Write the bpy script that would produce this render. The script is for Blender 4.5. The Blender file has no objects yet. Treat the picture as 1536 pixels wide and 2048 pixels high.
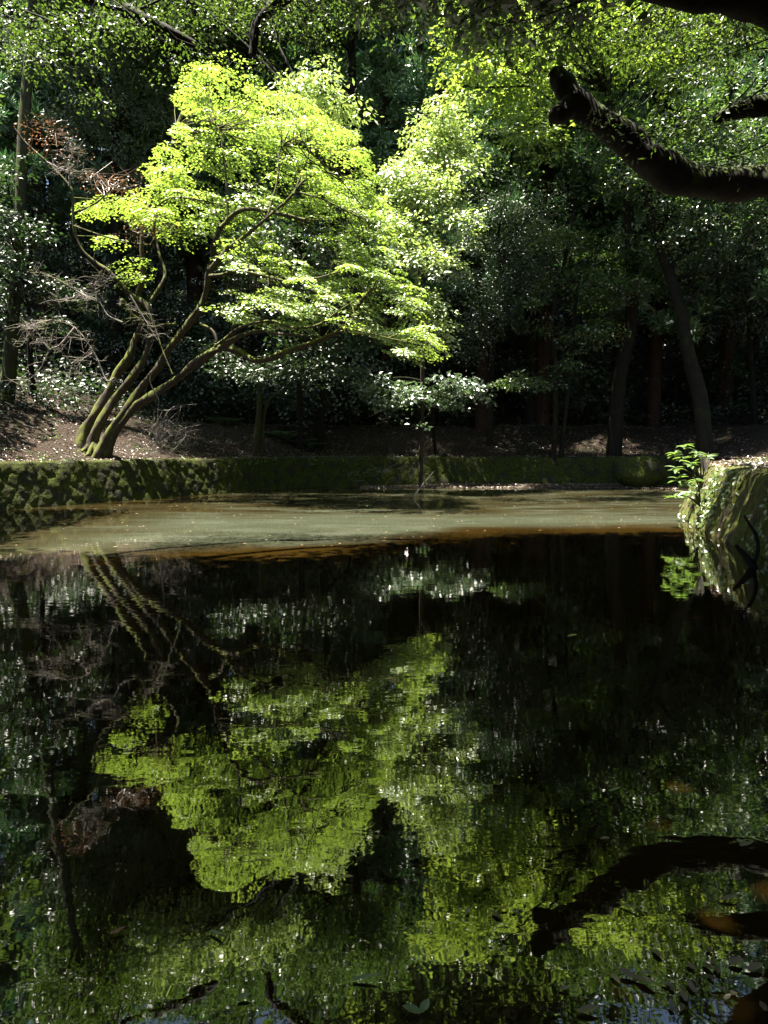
import bpy, math, random
import numpy as np
from mathutils import Vector
R = np.random.default_rng(7)
random.seed(7)
sc = bpy.context.scene
# ------------------------------------------------------------------ camera
CAM_H, PITCH, F = 1.6, math.radians(-5.2), 1365.0
cam = bpy.data.cameras.new('camera'); camo = bpy.data.objects.new('camera', cam)
sc.collection.objects.link(camo); sc.camera = camo
cam.sensor_fit = 'VERTICAL'; cam.sensor_height = 36.0; cam.lens = 36.0*F/2048
cam.clip_start = 0.05; cam.clip_end = 2000
camo.location = (0, 0, CAM_H); camo.rotation_euler = (math.pi/2+PITCH, 0, 0)
# ------------------------------------------------------------------ light
SUN = Vector((-0.25, -0.05, 0.96)).normalized()
EXPOSURE, SUN_S, SKY_S = 2.7, 5.0, 0.05
w = bpy.data.worlds.new('World'); sc.world = w; w.use_nodes = True
nt = w.node_tree; bgn = nt.nodes['Background']
sky = nt.nodes.new('ShaderNodeTexSky'); sky.sky_type = 'NISHITA'; sky.sun_disc = False
sky.sun_elevation = math.asin(SUN.z); sky.sun_rotation = math.atan2(SUN.x, SUN.y)
nt.links.new(sky.outputs[0], bgn.inputs[0]); bgn.inputs[1].default_value = SKY_S
sl = bpy.data.lights.new('sun', 'SUN'); sl.energy = SUN_S; sl.angle = math.radians(0.55); sl.color = (1.0, 0.94, 0.84)
slo = bpy.data.objects.new('sun', sl); sc.collection.objects.link(slo)
slo.rotation_euler = SUN.to_track_quat('Z', 'Y').to_euler(); slo.location = (0, 0, 60)
vs = sc.view_settings; vs.view_transform = 'Standard'; vs.look = 'None'; vs.exposure = EXPOSURE; vs.gamma = 1
cy = sc.cycles
cy.max_bounces = 8; cy.diffuse_bounces = 4; cy.glossy_bounces = 3; cy.transmission_bounces = 4; cy.transparent_max_bounces = 4
cy.sample_clamp_indirect = 6; cy.use_denoising = True; cy.caustics_reflective = False; cy.caustics_refractive = False

# ------------------------------------------------------------------ helpers
def at(px, py, D):
    """photo pixel at forward distance D -> a point in the place"""
    u = (px-768)/F; v = (1024-py)/F
    y = math.cos(PITCH)-math.sin(PITCH)*v; z = math.sin(PITCH)+math.cos(PITCH)*v
    t = D/y
    return np.array((u*t, D, CAM_H+z*t))

class Geo:
    def __init__(s): s.V = []; s.F = {}; s.n = 0
    def add(s, V, Fc):
        V = np.asarray(V, float); Fc = np.asarray(Fc, int)
        s.F.setdefault(Fc.shape[1], []).append(Fc+s.n); s.V.append(V); s.n += len(V)
    def build(s, name, mat, parent=None, origin=(0, 0, 0), smooth=True):
        V = np.concatenate(s.V)-np.asarray(origin)
        me = bpy.data.meshes.new(name)
        loops = []; starts = []; tot = []; p = 0
        for k, fs in s.F.items():
            f = np.concatenate(fs); loops.append(f.ravel()); m = len(f)
            starts.append(p+np.arange(m)*k); tot.append(np.full(m, k)); p += m*k
        loops = np.concatenate(loops); starts = np.concatenate(starts); tot = np.concatenate(tot)
        me.vertices.add(len(V)); me.vertices.foreach_set('co', V.astype(np.float32).ravel())
        me.loops.add(len(loops)); me.loops.foreach_set('vertex_index', loops.astype(np.int32))
        me.polygons.add(len(starts)); me.polygons.foreach_set('loop_start', starts.astype(np.int32))
        me.polygons.foreach_set('loop_total', tot.astype(np.int32))
        me.polygons.foreach_set('use_smooth', np.full(len(starts), smooth))
        me.update(calc_edges=True); me.validate()
        me.materials.append(mat)
        o = bpy.data.objects.new(name, me); sc.collection.objects.link(o)
        if parent: o.parent = parent
        else: o.location = origin
        return o

def tag(o, label=None, cat=None, group=None, kind=None):
    if label: o['label'] = label
    if cat: o['category'] = cat
    if group: o['group'] = group
    if kind: o['kind'] = kind
    return o
def empty(name, loc, label, cat, group=None):
    o = bpy.data.objects.new(name, None); sc.collection.objects.link(o); o.location = loc; o.empty_display_size = 0.3
    return tag(o, label, cat, group)
def dup(root, loc, rz, scale, label, group=None):
    r = root.copy(); sc.collection.objects.link(r); r.location = loc; r.rotation_euler = (0, 0, rz); r.scale = (scale,)*3
    r['label'] = label
    if group: r['group'] = group
    for ch in root.children:
        c = ch.copy(); sc.collection.objects.link(c); c.parent = r
        for g in ch.children:
            d = g.copy(); sc.collection.objects.link(d); d.parent = c
    return r

def spline(P, n):
    P = np.asarray(P, float)
    if len(P) < 3: 
        t = np.linspace(0, 1, n+1)[:, None]; return P[0]*(1-t)+P[-1]*t
    Q = np.vstack([2*P[0]-P[1], P, 2*P[-1]-P[-2]]); out = []
    for i in range(1, len(Q)-2):
        p0, p1, p2, p3 = Q[i-1:i+3]
        for t in np.linspace(0, 1, n, endpoint=False):
            out.append(.5*((2*p1)+(-p0+p2)*t+(2*p0-5*p1+4*p2-p3)*t*t+(-p0+3*p1-3*p2+p3)*t**3))
    out.append(P[-1]); return np.array(out)
def tube(g, P, rad, sides=8, n=4, rough=0.0, smoothed=True):
    """P control points, rad radii per control point"""
    C = spline(P, n) if smoothed else np.asarray(P, float); m = len(C)
    r = np.interp(np.linspace(0, 1, m), np.linspace(0, 1, len(rad)), rad)
    T = np.gradient(C, axis=0); T /= np.linalg.norm(T, axis=1)[:, None]+1e-9
    up = np.array((0.31, 0.87, 0.38)) if abs(T[0] @ np.array((0.31, 0.87, 0.38))) < .9 else np.array((1., 0, 0))
    N = np.cross(T, up); N /= np.linalg.norm(N, axis=1)[:, None]+1e-9; B = np.cross(T, N)
    a = np.arange(sides)/sides*2*math.pi
    rr = r[:, None]*np.ones(sides)
    if rough:
        ph = R.random(3)*6
        k = np.arange(m)[:, None]
        rr = rr*(1+rough*(.5*np.sin(2*a+ph[0]+k*.35)+.35*np.sin(3*a+ph[1]-k*.5)+.5*(R.random((m, sides))-.5)))
    V = C[:, None, :]+rr[..., None]*(np.cos(a)[None, :, None]*N[:, None, :]+np.sin(a)[None, :, None]*B[:, None, :])
    V = V.reshape(-1, 3)
    i = np.arange(m-1)[:, None]*sides; j = np.arange(sides)[None, :]; j2 = (j+1) % sides
    Fq = np.stack([i+j, i+j2, i+sides+j2, i+sides+j], -1).reshape(-1, 4)
    g.add(V, Fq)
    tip = np.vstack([V[-sides:], C[-1]+T[-1]*r[-1]*.5])
    g.add(tip, np.stack([np.arange(sides), (np.arange(sides)+1) % sides, np.full(sides, sides)], -1))
    return C
def norm(a): return a/(np.linalg.norm(a, axis=-1, keepdims=True)+1e-9)
def leaves(g, C, N, D, L, W, fold=.12, curl=.0):
    """one kite-shaped leaf per row: C base, N face normal, D pointing direction"""
    n = len(C); L = np.broadcast_to(np.asarray(L, float), (n,))[:, None]; W = np.broadcast_to(np.asarray(W, float), (n,))[:, None]
    N = norm(N); D = norm(D-(D*N).sum(1, keepdims=True)*N); S = np.cross(N, D)
    V = np.stack([C, C+D*L*.45+S*W*.5+N*W*fold, C+D*L-N*L*curl, C+D*L*.45-S*W*.5+N*W*fold], 1).reshape(-1, 3)
    g.add(V, np.arange(n*4).reshape(-1, 4))
def sprays(g, C, rad, rz, n, L, W, tilt=.45, droop=.3, jit=.6, hang=0.0, lean=None):
    """clusters of leaves round the centres C: flat discs that droop to their rim"""
    m = len(C); rad = np.broadcast_to(np.asarray(rad, float), (m,))
    c = np.repeat(C, n, 0); r = np.repeat(rad, n)
    a = R.random(m*n)*2*math.pi; q = np.sqrt(R.random(m*n)); rr = q*r
    rv = np.stack([np.cos(a), np.sin(a), np.zeros_like(a)], 1)
    tl0 = R.normal(0, .22 if lean is None else .1, (m, 2))
    if lean is not None: tl0 = tl0-lean
    tl = np.repeat(tl0, n, 0)
    P = c+rv*rr[:, None]
    P[:, 2] += R.normal(0, 1, m*n)*rz*r-droop*q*q*r+(rv[:, :2]*tl).sum(1)*rr
    N = np.stack([np.zeros_like(a), np.zeros_like(a), np.ones_like(a)], 1)+rv*(droop*q*1.2)[:, None]-np.concatenate([tl, 0*tl[:, :1]], 1)+R.normal(0, tilt, (m*n, 3))
    D = rv+R.normal(0, jit, (m*n, 3)); D[:, 2] -= .25+hang
    s = .7+.6*R.random(m*n)
    leaves(g, P, N, D, L*s, W*s)
def in_lobe(c, r, n, sq=1.0, shell=.55):
    d = norm(R.normal(0, 1, (n, 3))); d[:, 2] *= sq
    return c+d*(r*(R.random(n)**shell))[:, None]

# ------------------------------------------------------------------ materials
def nmat(name):
    m = bpy.data.materials.new(name); m.use_nodes = True; nt = m.node_tree; nt.nodes.clear()
    out = nt.nodes.new('ShaderNodeOutputMaterial'); return m, nt, out
def N_(nt, t, **k):
    n = nt.nodes.new('ShaderNode'+t)
    for a, b in k.items(): setattr(n, a, b)
    return n
def ramp(nt, src, stops):
    r = N_(nt, 'ValToRGB'); e = r.color_ramp.elements
    while len(e) < len(stops): e.new(.5)
    for el, (p, c) in zip(e, stops): el.position = p; el.color = (*c, 1) if len(c) == 3 else c
    nt.links.new(src, r.inputs[0]); return r.outputs[0]
def noise(nt, scale, detail=4, rough=.55, vec=None, dist=0.):
    n = N_(nt, 'TexNoise'); n.inputs['Scale'].default_value = scale; n.inputs['Detail'].default_value = detail
    n.inputs['Roughness'].default_value = rough; n.inputs['Distortion'].default_value = dist
    if vec is not None: nt.links.new(vec, n.inputs['Vector'])
    return n.outputs['Fac']
def leaf_mat(name, cols, trans, tf=.45, rough=.4, spec=.5, sheen=.1, srough=.45):
    m, nt, out = nmat(name); L = nt.links
    geo = N_(nt, 'NewGeometry'); rnd = geo.outputs['Random Per Island']
    k = len(cols); c = ramp(nt, rnd, [(i/(max(k-1, 1)), col) for i, col in enumerate(cols)])
    p = N_(nt, 'BsdfPrincipled'); L.new(c, p.inputs['Base Color']); p.inputs['Roughness'].default_value = rough
    p.inputs['Specular IOR Level'].default_value = spec
    t = N_(nt, 'BsdfTranslucent')
    tc = ramp(nt, rnd, [(0, tuple(x*.75 for x in trans)), (1, tuple(min(x*1.2, .9) for x in trans))]); L.new(tc, t.inputs[0])
    mx = N_(nt, 'MixShader'); mx.inputs[0].default_value = tf
    L.new(p.outputs[0], mx.inputs[1]); L.new(t.outputs[0], mx.inputs[2]); gs = N_(nt, 'BsdfGlossy'); gs.inputs['Roughness'].default_value = srough; gs.inputs[0].default_value = (.95, .95, .9, 1)
    m2 = N_(nt, 'MixShader'); m2.inputs[0].default_value = sheen; L.new(mx.outputs[0], m2.inputs[1]); L.new(gs.outputs[0], m2.inputs[2])
    L.new(m2.outputs[0], out.inputs[0]); return m
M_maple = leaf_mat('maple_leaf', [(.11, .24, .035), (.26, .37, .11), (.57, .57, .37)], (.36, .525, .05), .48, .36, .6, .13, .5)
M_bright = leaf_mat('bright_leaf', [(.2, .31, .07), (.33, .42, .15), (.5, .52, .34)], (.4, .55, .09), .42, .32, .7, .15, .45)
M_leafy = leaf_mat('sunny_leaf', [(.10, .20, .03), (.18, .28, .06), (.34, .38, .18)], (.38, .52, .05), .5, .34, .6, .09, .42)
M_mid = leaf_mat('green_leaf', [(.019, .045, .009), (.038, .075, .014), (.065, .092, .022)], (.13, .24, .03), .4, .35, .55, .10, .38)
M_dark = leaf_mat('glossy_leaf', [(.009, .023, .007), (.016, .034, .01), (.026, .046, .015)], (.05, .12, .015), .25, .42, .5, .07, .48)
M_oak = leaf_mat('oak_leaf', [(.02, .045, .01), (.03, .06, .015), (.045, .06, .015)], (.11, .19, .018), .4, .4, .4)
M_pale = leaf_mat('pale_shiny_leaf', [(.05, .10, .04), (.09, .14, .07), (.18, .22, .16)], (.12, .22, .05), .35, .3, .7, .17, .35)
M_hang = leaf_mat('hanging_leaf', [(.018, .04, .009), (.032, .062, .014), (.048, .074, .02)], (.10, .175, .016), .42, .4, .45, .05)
M_cedar = leaf_mat('cedar_needle', [(.04, .095, .04), (.075, .16, .055), (.13, .23, .07)], (.06, .16, .04), .25, .5, .4)
M_grey = leaf_mat('cypress_spray', [(.07, .11, .06), (.11, .15, .08), (.15, .19, .1)], (.12, .19, .07), .3, .45, .5)
M_dead = leaf_mat('dead_leaf', [(.12, .05, .025), (.18, .08, .035), (.2, .12, .06)], (.25, .1, .03), .35, .6, .2)
M_litter = leaf_mat('fallen_leaf', [(.06, .038, .024), (.11, .07, .045), (.22, .155, .115), (.085, .05, .026)], (.2, .1, .04), .15, .55, .35)
M_fern = leaf_mat('fern_frond', [(.04, .09, .025), (.07, .13, .04)], (.14, .24, .04), .4, .4, .5)
M_ivy = leaf_mat('ivy_leaf', [(.05, .1, .02), (.1, .15, .03), (.15, .19, .06)], (.2, .3, .04), .35, .3, .6)
M_float = leaf_mat('floating_leaf', [(.2, .13, .07), (.3, .2, .11), (.26, .12, .04), (.36, .3, .14)], (.15, .08, .03), .15, .45, .4)
def bark_mat(name, c1, c2, moss, mf=.5, sc_=6.):
    m, nt, out = nmat(name); L = nt.links
    tc = N_(nt, 'TexCoord'); mp = N_(nt, 'Mapping'); mp.inputs['Scale'].default_value = (1, 1, .25); L.new(tc.outputs['Object'], mp.inputs[0])
    n1 = noise(nt, sc_*2.5, 6, .65, mp.outputs[0]); col = ramp(nt, n1, [(.3, c1), (.7, c2)])
    n2 = noise(nt, 2.2, 5, .6, tc.outputs['Object']); 
    g = N_(nt, 'NewGeometry'); sep = N_(nt, 'SeparateXYZ'); L.new(g.outputs['Normal'], sep.inputs[0])
    a1 = N_(nt, 'Math', operation='MULTIPLY_ADD'); L.new(sep.outputs[2], a1.inputs[0]); a1.inputs[1].default_value = .22; L.new(n2, a1.inputs[2])
    mk = ramp(nt, a1.outputs[0], [(.62-mf*.2, (0, 0, 0)), (.74-mf*.2, (1, 1, 1))])
    mx = N_(nt, 'MixRGB'); L.new(mk, mx.inputs[0]); L.new(col, mx.inputs[1]); mx.inputs[2].default_value = (*moss, 1)
    p = N_(nt, 'BsdfPrincipled'); L.new(mx.outputs[0], p.inputs['Base Color']); p.inputs['Roughness'].default_value = .85
    p.inputs['Specular IOR Level'].default_value = .2
    b = N_(nt, 'Bump'); b.inputs['Strength'].default_value = .6; b.inputs['Distance'].default_value = .03; L.new(n1, b.inputs['Height']); L.new(b.outputs[0], p.inputs['Normal'])
    L.new(p.outputs[0], out.inputs[0]); return m
B_maple = bark_mat('maple_bark', (.02, .015, .011), (.075, .058, .045), (.085, .095, .018), .6)
B_dark = bark_mat('dark_bark', (.006, .005, .004), (.024, .019, .015), (.024, .03, .008), .4)
B_cedar = bark_mat('cedar_bark', (.022, .011, .008), (.07, .035, .025), (.04, .045, .012), .2)
B_green = bark_mat('mossy_bark', (.02, .02, .01), (.06, .055, .028), (.05, .055, .014), .7)
B_grey = bark_mat('dead_wood', (.14, .12, .11), (.32, .28, .25), (.12, .13, .05), .0)

# ------------------------------------------------------------------ ground shape
POND = np.array([(-17, 2.), (-13.2, 12), (-10.2, 18), (-6.6, 24), (-4.2, 28.2), (-2.2, 29.8), (1, 30.4), (6, 30.6), (13, 30.2), (14, 23), (8.1, 18.2), (7.0, 15.6), (6.35, 13.6), (5.75, 10.3), (5.1, 6), (3.4, 1.0), (-3, .9)])
def pond_sd(x, y):
    x = np.asarray(x, float); y = np.asarray(y, float); sh = x.shape; p = np.stack([x.ravel(), y.ravel()], 1)
    d = np.full(len(p), 1e9); ins = np.zeros(len(p), bool)
    for i in range(len(POND)):
        a = POND[i]; b = POND[(i+1) % len(POND)]; e = b-a; wv = p-a
        t = np.clip((wv@e)/(e@e), 0, 1); d = np.minimum(d, np.linalg.norm(wv-t[:, None]*e, axis=1))
        c = ((a[1] <= p[:, 1]) & (b[1] > p[:, 1])) | ((b[1] <= p[:, 1]) & (a[1] > p[:, 1]))
        with np.errstate(divide='ignore', invalid='ignore'):
            xi = a[0]+(p[:, 1]-a[1])/(b[1]-a[1])*(b[0]-a[0])
        ins ^= c & (p[:, 0] < xi)
    return np.where(ins, -d, d).reshape(sh)
def sstep(a, b, x): t = np.clip((x-a)/(b-a), 0, 1); return t*t*(3-2*t)
def wob(x, y): return .5*np.sin(x*.9+y*.37+1.3)*np.sin(y*.8-x*.31)+.3*np.sin(x*2.1-.7*y)*np.sin(y*1.9+x*.5+2)+.2*np.sin(x*4.3+y*2.2)*np.sin(y*4.7-x*1.9)
def ground(x, y):
    x = np.asarray(x, float); y = np.asarray(y, float)
    sd = pond_sd(x, y); w_ = wob(x, y)
    near = sstep(8, 4, y)                                # low shore on the near side
    out = np.clip(sd-.8, 0, None)
    right = sstep(4, 7, x)*sstep(27, 20, y)              # right bank: gentle
    bank = 1.2+np.interp(out, [0, .8, 3.6, 5.2, 14, 34, 60, 120], [0, .25, 1.55, 1.65, 6.2, 17.5, 26, 30])
    rb = 1.2+np.interp(out, [0, 2, 6, 20, 60], [0, .3, 1.3, 4.5, 14])
    z = bank*(1-right)+rb*right+w_*.10*np.clip(out, 0, 1.5)
    z = z*(1-near)+near*(.12+.08*out+.05*w_)
    mud = sstep(-1, 2, x)*sstep(27, 28.2, y)*sstep(-2.2, -1.2, sd)
    fl = -.7*(1-mud)+mud*(.05+.03*w_)
    k = sstep(.45, .8, sd)
    kn = sstep(-1.2, .6, sd)
    k = k*(1-near)+kn*near
    return fl*(1-k)+z*k
def zg(x, y): return float(ground(np.array([x]), np.array([y]))[0])

def gridlines(a, b, fa, fb, step, coarse):
    c = [np.arange(fa, fb, step)]
    lo = fa; s = step; L_ = []
    while lo > a: s = min(s*1.25, coarse); lo -= s; L_.append(lo)
    hi = fb; s = step; H_ = [fb]
    while hi < b: s = min(s*1.25, coarse); hi += s; H_.append(hi)
    return np.concatenate([np.array(L_[::-1]), c[0], np.array(H_)])
xs = gridlines(-400, 400, -16, 16, .22, 20); ys = gridlines(-200, 500, -1, 38, .22, 20)
X, Y = np.meshgrid(xs, ys); Z = ground(X, Y)
g = Geo(); nx = len(xs); ii = np.arange(len(ys)-1)[:, None]*nx+np.arange(nx-1)[None, :]
g.add(np.stack([X, Y, Z], -1).reshape(-1, 3), np.stack([ii, ii+1, ii+nx+1, ii+nx], -1).reshape(-1, 4))
m, nt, out = nmat('leaf_strewn_soil'); L = nt.links; tc = N_(nt, 'TexCoord')
n1 = noise(nt, 1.1, 6, .6, tc.outputs['Object']); n2 = noise(nt, 22, 4, .7, tc.outputs['Object'])
vo = N_(nt, 'TexVoronoi'); vo.inputs['Scale'].default_value = 16; L.new(tc.outputs['Object'], vo.inputs['Vector'])
c1 = ramp(nt, n2, [(.3, (.010, .007, .005)), (.55, (.034, .023, .016)), (.72, (.11, .082, .06))])
c2 = ramp(nt, n1, [(.5, (0, 0, 0)), (.66, (1, 1, 1))])
mx = N_(nt, 'MixRGB'); L.new(c2, mx.inputs[0]); L.new(c1, mx.inputs[1]); mx.inputs[2].default_value = (.018, .02, .008, 1)
p = N_(nt, 'BsdfPrincipled'); L.new(mx.outputs[0], p.inputs['Base Color']); p.inputs['Roughness'].default_value = .9; p.inputs['Specular IOR Level'].default_value = .15
b = N_(nt, 'Bump'); b.inputs['Strength'].default_value = .8; b.inputs['Distance'].default_value = .05; L.new(n2, b.inputs['Height']); L.new(b.outputs[0], p.inputs['Normal'])
L.new(p.outputs[0], out.inputs[0]); M_soil = m
tag(g.build('ground', M_soil), 'brown leaf-strewn forest soil rising from the pond to the hillside', None, None, 'structure')

# ------------------------------------------------------------------ water
m, nt, out = nmat('pond_water'); L = nt.links; tc = N_(nt, 'TexCoord'); sep = N_(nt, 'SeparateXYZ'); L.new(tc.outputs['Object'], sep.inputs[0])
def mth(op, a, b_=None, c=None, clamp=False):
    n = N_(nt, 'Math', operation=op); n.use_clamp = clamp
    for i, v in enumerate((a, b_, c)):
        if v is None: continue
        if isinstance(v, (int, float)): n.inputs[i].default_value = v
        else: L.new(v, n.inputs[i])
    return n.outputs[0]
# floating dust film over the far half: its front edge wanders across the pond
fr = N_(nt, 'FloatCurve'); 
mr = N_(nt, 'MapRange'); L.new(sep.outputs[0], mr.inputs[0]); mr.inputs[1].default_value = -12; mr.inputs[2].default_value = 8
L.new(mr.outputs[0], fr.inputs['Value']); cm = fr.mapping.curves[0]
edge = [(-12, 10), (-8, 9.7), (-5.4, 9.8), (-2.7, 10.7), (-1.2, 11.0), (.7, 12.4), (2.2, 13.7), (5, 13.9), (8, 14.3)]
pts = [((x+12)/20, (y-9)/8) for x, y in edge]
cm.points[0].location = pts[0]; cm.points[1].location = pts[-1]
for q in pts[1:-1]: cm.points.new(*q)
fr.mapping.update()
ey = mth('MULTIPLY_ADD', fr.outputs[0], 8.0, 9.0)
mpn = N_(nt, 'Mapping'); mpn.inputs['Scale'].default_value = (.35, .8, 1); L.new(tc.outputs['Object'], mpn.inputs[0])
en = noise(nt, 1.0, 4, .55, mpn.outputs[0]); ed = mth('SUBTRACT', mth('ADD', sep.outputs[1], mth('MULTIPLY_ADD', en, 2.2, -1.1)), ey)
fm = N_(nt, 'MapRange', interpolation_type='SMOOTHSTEP'); L.new(ed, fm.inputs[0]); fm.inputs[1].default_value = -.3; fm.inputs[2].default_value = 1.5
mps = N_(nt, 'Mapping'); mps.inputs['Scale'].default_value = (.28, 1.1, 1); L.new(tc.outputs['Object'], mps.inputs[0])
st = noise(nt, 1.6, 5, .6, mps.outputs[0], .6)
stm = N_(nt, 'MapRange'); L.new(st, stm.inputs[0]); stm.inputs[1].default_value = .33; stm.inputs[2].default_value = .66; stm.inputs[4].default_value = .95
mlo = N_(nt, 'MapRange', interpolation_type='SMOOTHSTEP'); L.new(sep.outputs[1], mlo.inputs[0]); mlo.inputs[1].default_value = 14.8; mlo.inputs[2].default_value = 18.5; mlo.inputs[3].default_value = .85; mlo.inputs[4].default_value = .0  # film thins toward the far water, standing in for shade there
L.new(mlo.outputs[0], stm.inputs[3])
mlx = N_(nt, 'MapRange', interpolation_type='SMOOTHSTEP'); L.new(mth('ADD', sep.outputs[0], mth('MULTIPLY_ADD', en, 5.0, -2.5)), mlx.inputs[0]); mlx.inputs[1].default_value = -7.5; mlx.inputs[2].default_value = -3.2; mlx.inputs[3].default_value = .3; mlx.inputs[4].default_value = 1
film = mth('MULTIPLY', mth('MULTIPLY', fm.outputs[0], stm.outputs[0]), mlx.outputs[0])
vo = N_(nt, 'TexVoronoi'); vo.inputs['Scale'].default_value = 14; L.new(tc.outputs['Object'], vo.inputs['Vector'])
spk = mth('LESS_THAN', vo.outputs['Distance'], .12)
sp2 = mth('MULTIPLY', spk, film)
deep = N_(nt, 'BsdfDiffuse'); n3 = noise(nt, .5, 3, .5, tc.outputs['Object'])
L.new(ramp(nt, n3, [(.35, (.016, .0095, .0016)), (.7, (.028, .0155, .0026))]), deep.inputs[0])
dust = N_(nt, 'BsdfDiffuse'); dm = N_(nt, 'MixRGB'); L.new(sp2, dm.inputs[0]); L.new(ramp(nt, noise(nt, 2.2, 5, .65, mps.outputs[0], .4), [(.3, (.024, .029, .016)), (.52, (.038, .044, .027)), (.78, (.064, .068, .05))]), dm.inputs[1]); dm.inputs[2].default_value = (.2, .18, .13, 1); L.new(dm.outputs[0], dust.inputs[0])
mx1 = N_(nt, 'MixShader'); L.new(film, mx1.inputs[0]); L.new(deep.outputs[0], mx1.inputs[1]); L.new(dust.outputs[0], mx1.inputs[2])
gl = N_(nt, 'BsdfGlossy'); gl.inputs['Roughness'].default_value = .015; gl.inputs[0].default_value = (1, 1, 1, 1)
mpr = N_(nt, 'Mapping'); mpr.inputs['Scale'].default_value = (.55, 1.0, 1); L.new(tc.outputs['Object'], mpr.inputs[0])
r1 = noise(nt, 4.5, 2, .5, mpr.outputs[0], .4); r2 = noise(nt, 15, 2, .5, mpr.outputs[0], .3)
rp = noise(nt, .35, 2, .5, tc.outputs['Object']); rpm = N_(nt, 'MapRange'); L.new(rp, rpm.inputs[0]); rpm.inputs[1].default_value = .35; rpm.inputs[2].default_value = .65; rpm.inputs[3].default_value = .35; rpm.inputs[4].default_value = 1
hh = mth('MULTIPLY', mth('ADD', r1, mth('MULTIPLY', r2, .22)), rpm.outputs[0])
bp = N_(nt, 'Bump'); bp.inputs['Strength'].default_value = 1.0; bp.inputs['Distance'].default_value = .0012; L.new(hh, bp.inputs['Height']); L.new(bp.outputs[0], gl.inputs['Normal'])
fz = N_(nt, 'Fresnel'); fz.inputs['IOR'].default_value = 2.1; L.new(bp.outputs[0], fz.inputs['Normal'])
ff = mth('MULTIPLY', fz.outputs[0], mth('SUBTRACT', 1.0, mth('MULTIPLY', film, .6)))
mx2 = N_(nt, 'MixShader'); L.new(ff, mx2.inputs[0]); L.new(mx1.outputs[0], mx2.inputs[1]); L.new(gl.outputs[0], mx2.inputs[2])
L.new(mx2.outputs[0], out.inputs[0]); M_water = m
g = Geo(); wx = np.linspace(-22, 18, 21); wy = np.linspace(-2, 34, 19); WX, WY = np.meshgrid(wx, wy); nx = len(wx)
ii = np.arange(len(wy)-1)[:, None]*nx+np.arange(nx-1)[None, :]
g.add(np.stack([WX, WY, 0*WX], -1).reshape(-1, 3), np.stack([ii, ii+1, ii+nx+1, ii+nx], -1).reshape(-1, 4))
tag(g.build('pond_water', M_water), 'still dark brown pond water with dusty film', None, None, 'structure')

# ------------------------------------------------------------------ stone walls
def wall_mat(name, stone1, stone2, moss1, moss2, amt, sx=1.):
    m, nt, out = nmat(name); L = nt.links; tc = N_(nt, 'TexCoord')
    mp = N_(nt, 'Mapping'); mp.inputs['Scale'].default_value = (sx, sx, .35 if sx > 1 else 1); L.new(tc.outputs['Object'], mp.inputs[0])
    n1 = noise(nt, 2.4, 6, .65, mp.outputs[0]); n2 = noise(nt, 14, 5, .65, mp.outputs[0])
    mk = ramp(nt, n1, [(amt-.08, (1, 1, 1)), (amt+.08, (0, 0, 0))])
    cs = ramp(nt, n2, [(.3, stone1), (.7, stone2)]); cmo = ramp(nt, n2, [(.3, moss1), (.72, moss2)])
    mx = N_(nt, 'MixRGB'); L.new(mk, mx.inputs[0]); L.new(cs, mx.inputs[1]); L.new(cmo, mx.inputs[2])
    p = N_(nt, 'BsdfPrincipled'); L.new(mx.outputs[0], p.inputs['Base Color']); p.inputs['Roughness'].default_value = .9; p.inputs['Specular IOR Level'].default_value = .15
    b = N_(nt, 'Bump'); b.inputs['Strength'].default_value = .9; b.inputs['Distance'].default_value = .04; L.new(n2, b.inputs['Height']); L.new(b.outputs[0], p.inputs['Normal'])
    L.new(p.outputs[0], out.inputs[0]); return m
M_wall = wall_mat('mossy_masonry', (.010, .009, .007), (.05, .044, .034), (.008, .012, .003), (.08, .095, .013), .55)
M_rwall = wall_mat('mossy_rubble', (.035, .026, .017), (.13, .1, .07), (.03, .036, .008), (.14, .155, .024), .53, 2.2)
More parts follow.
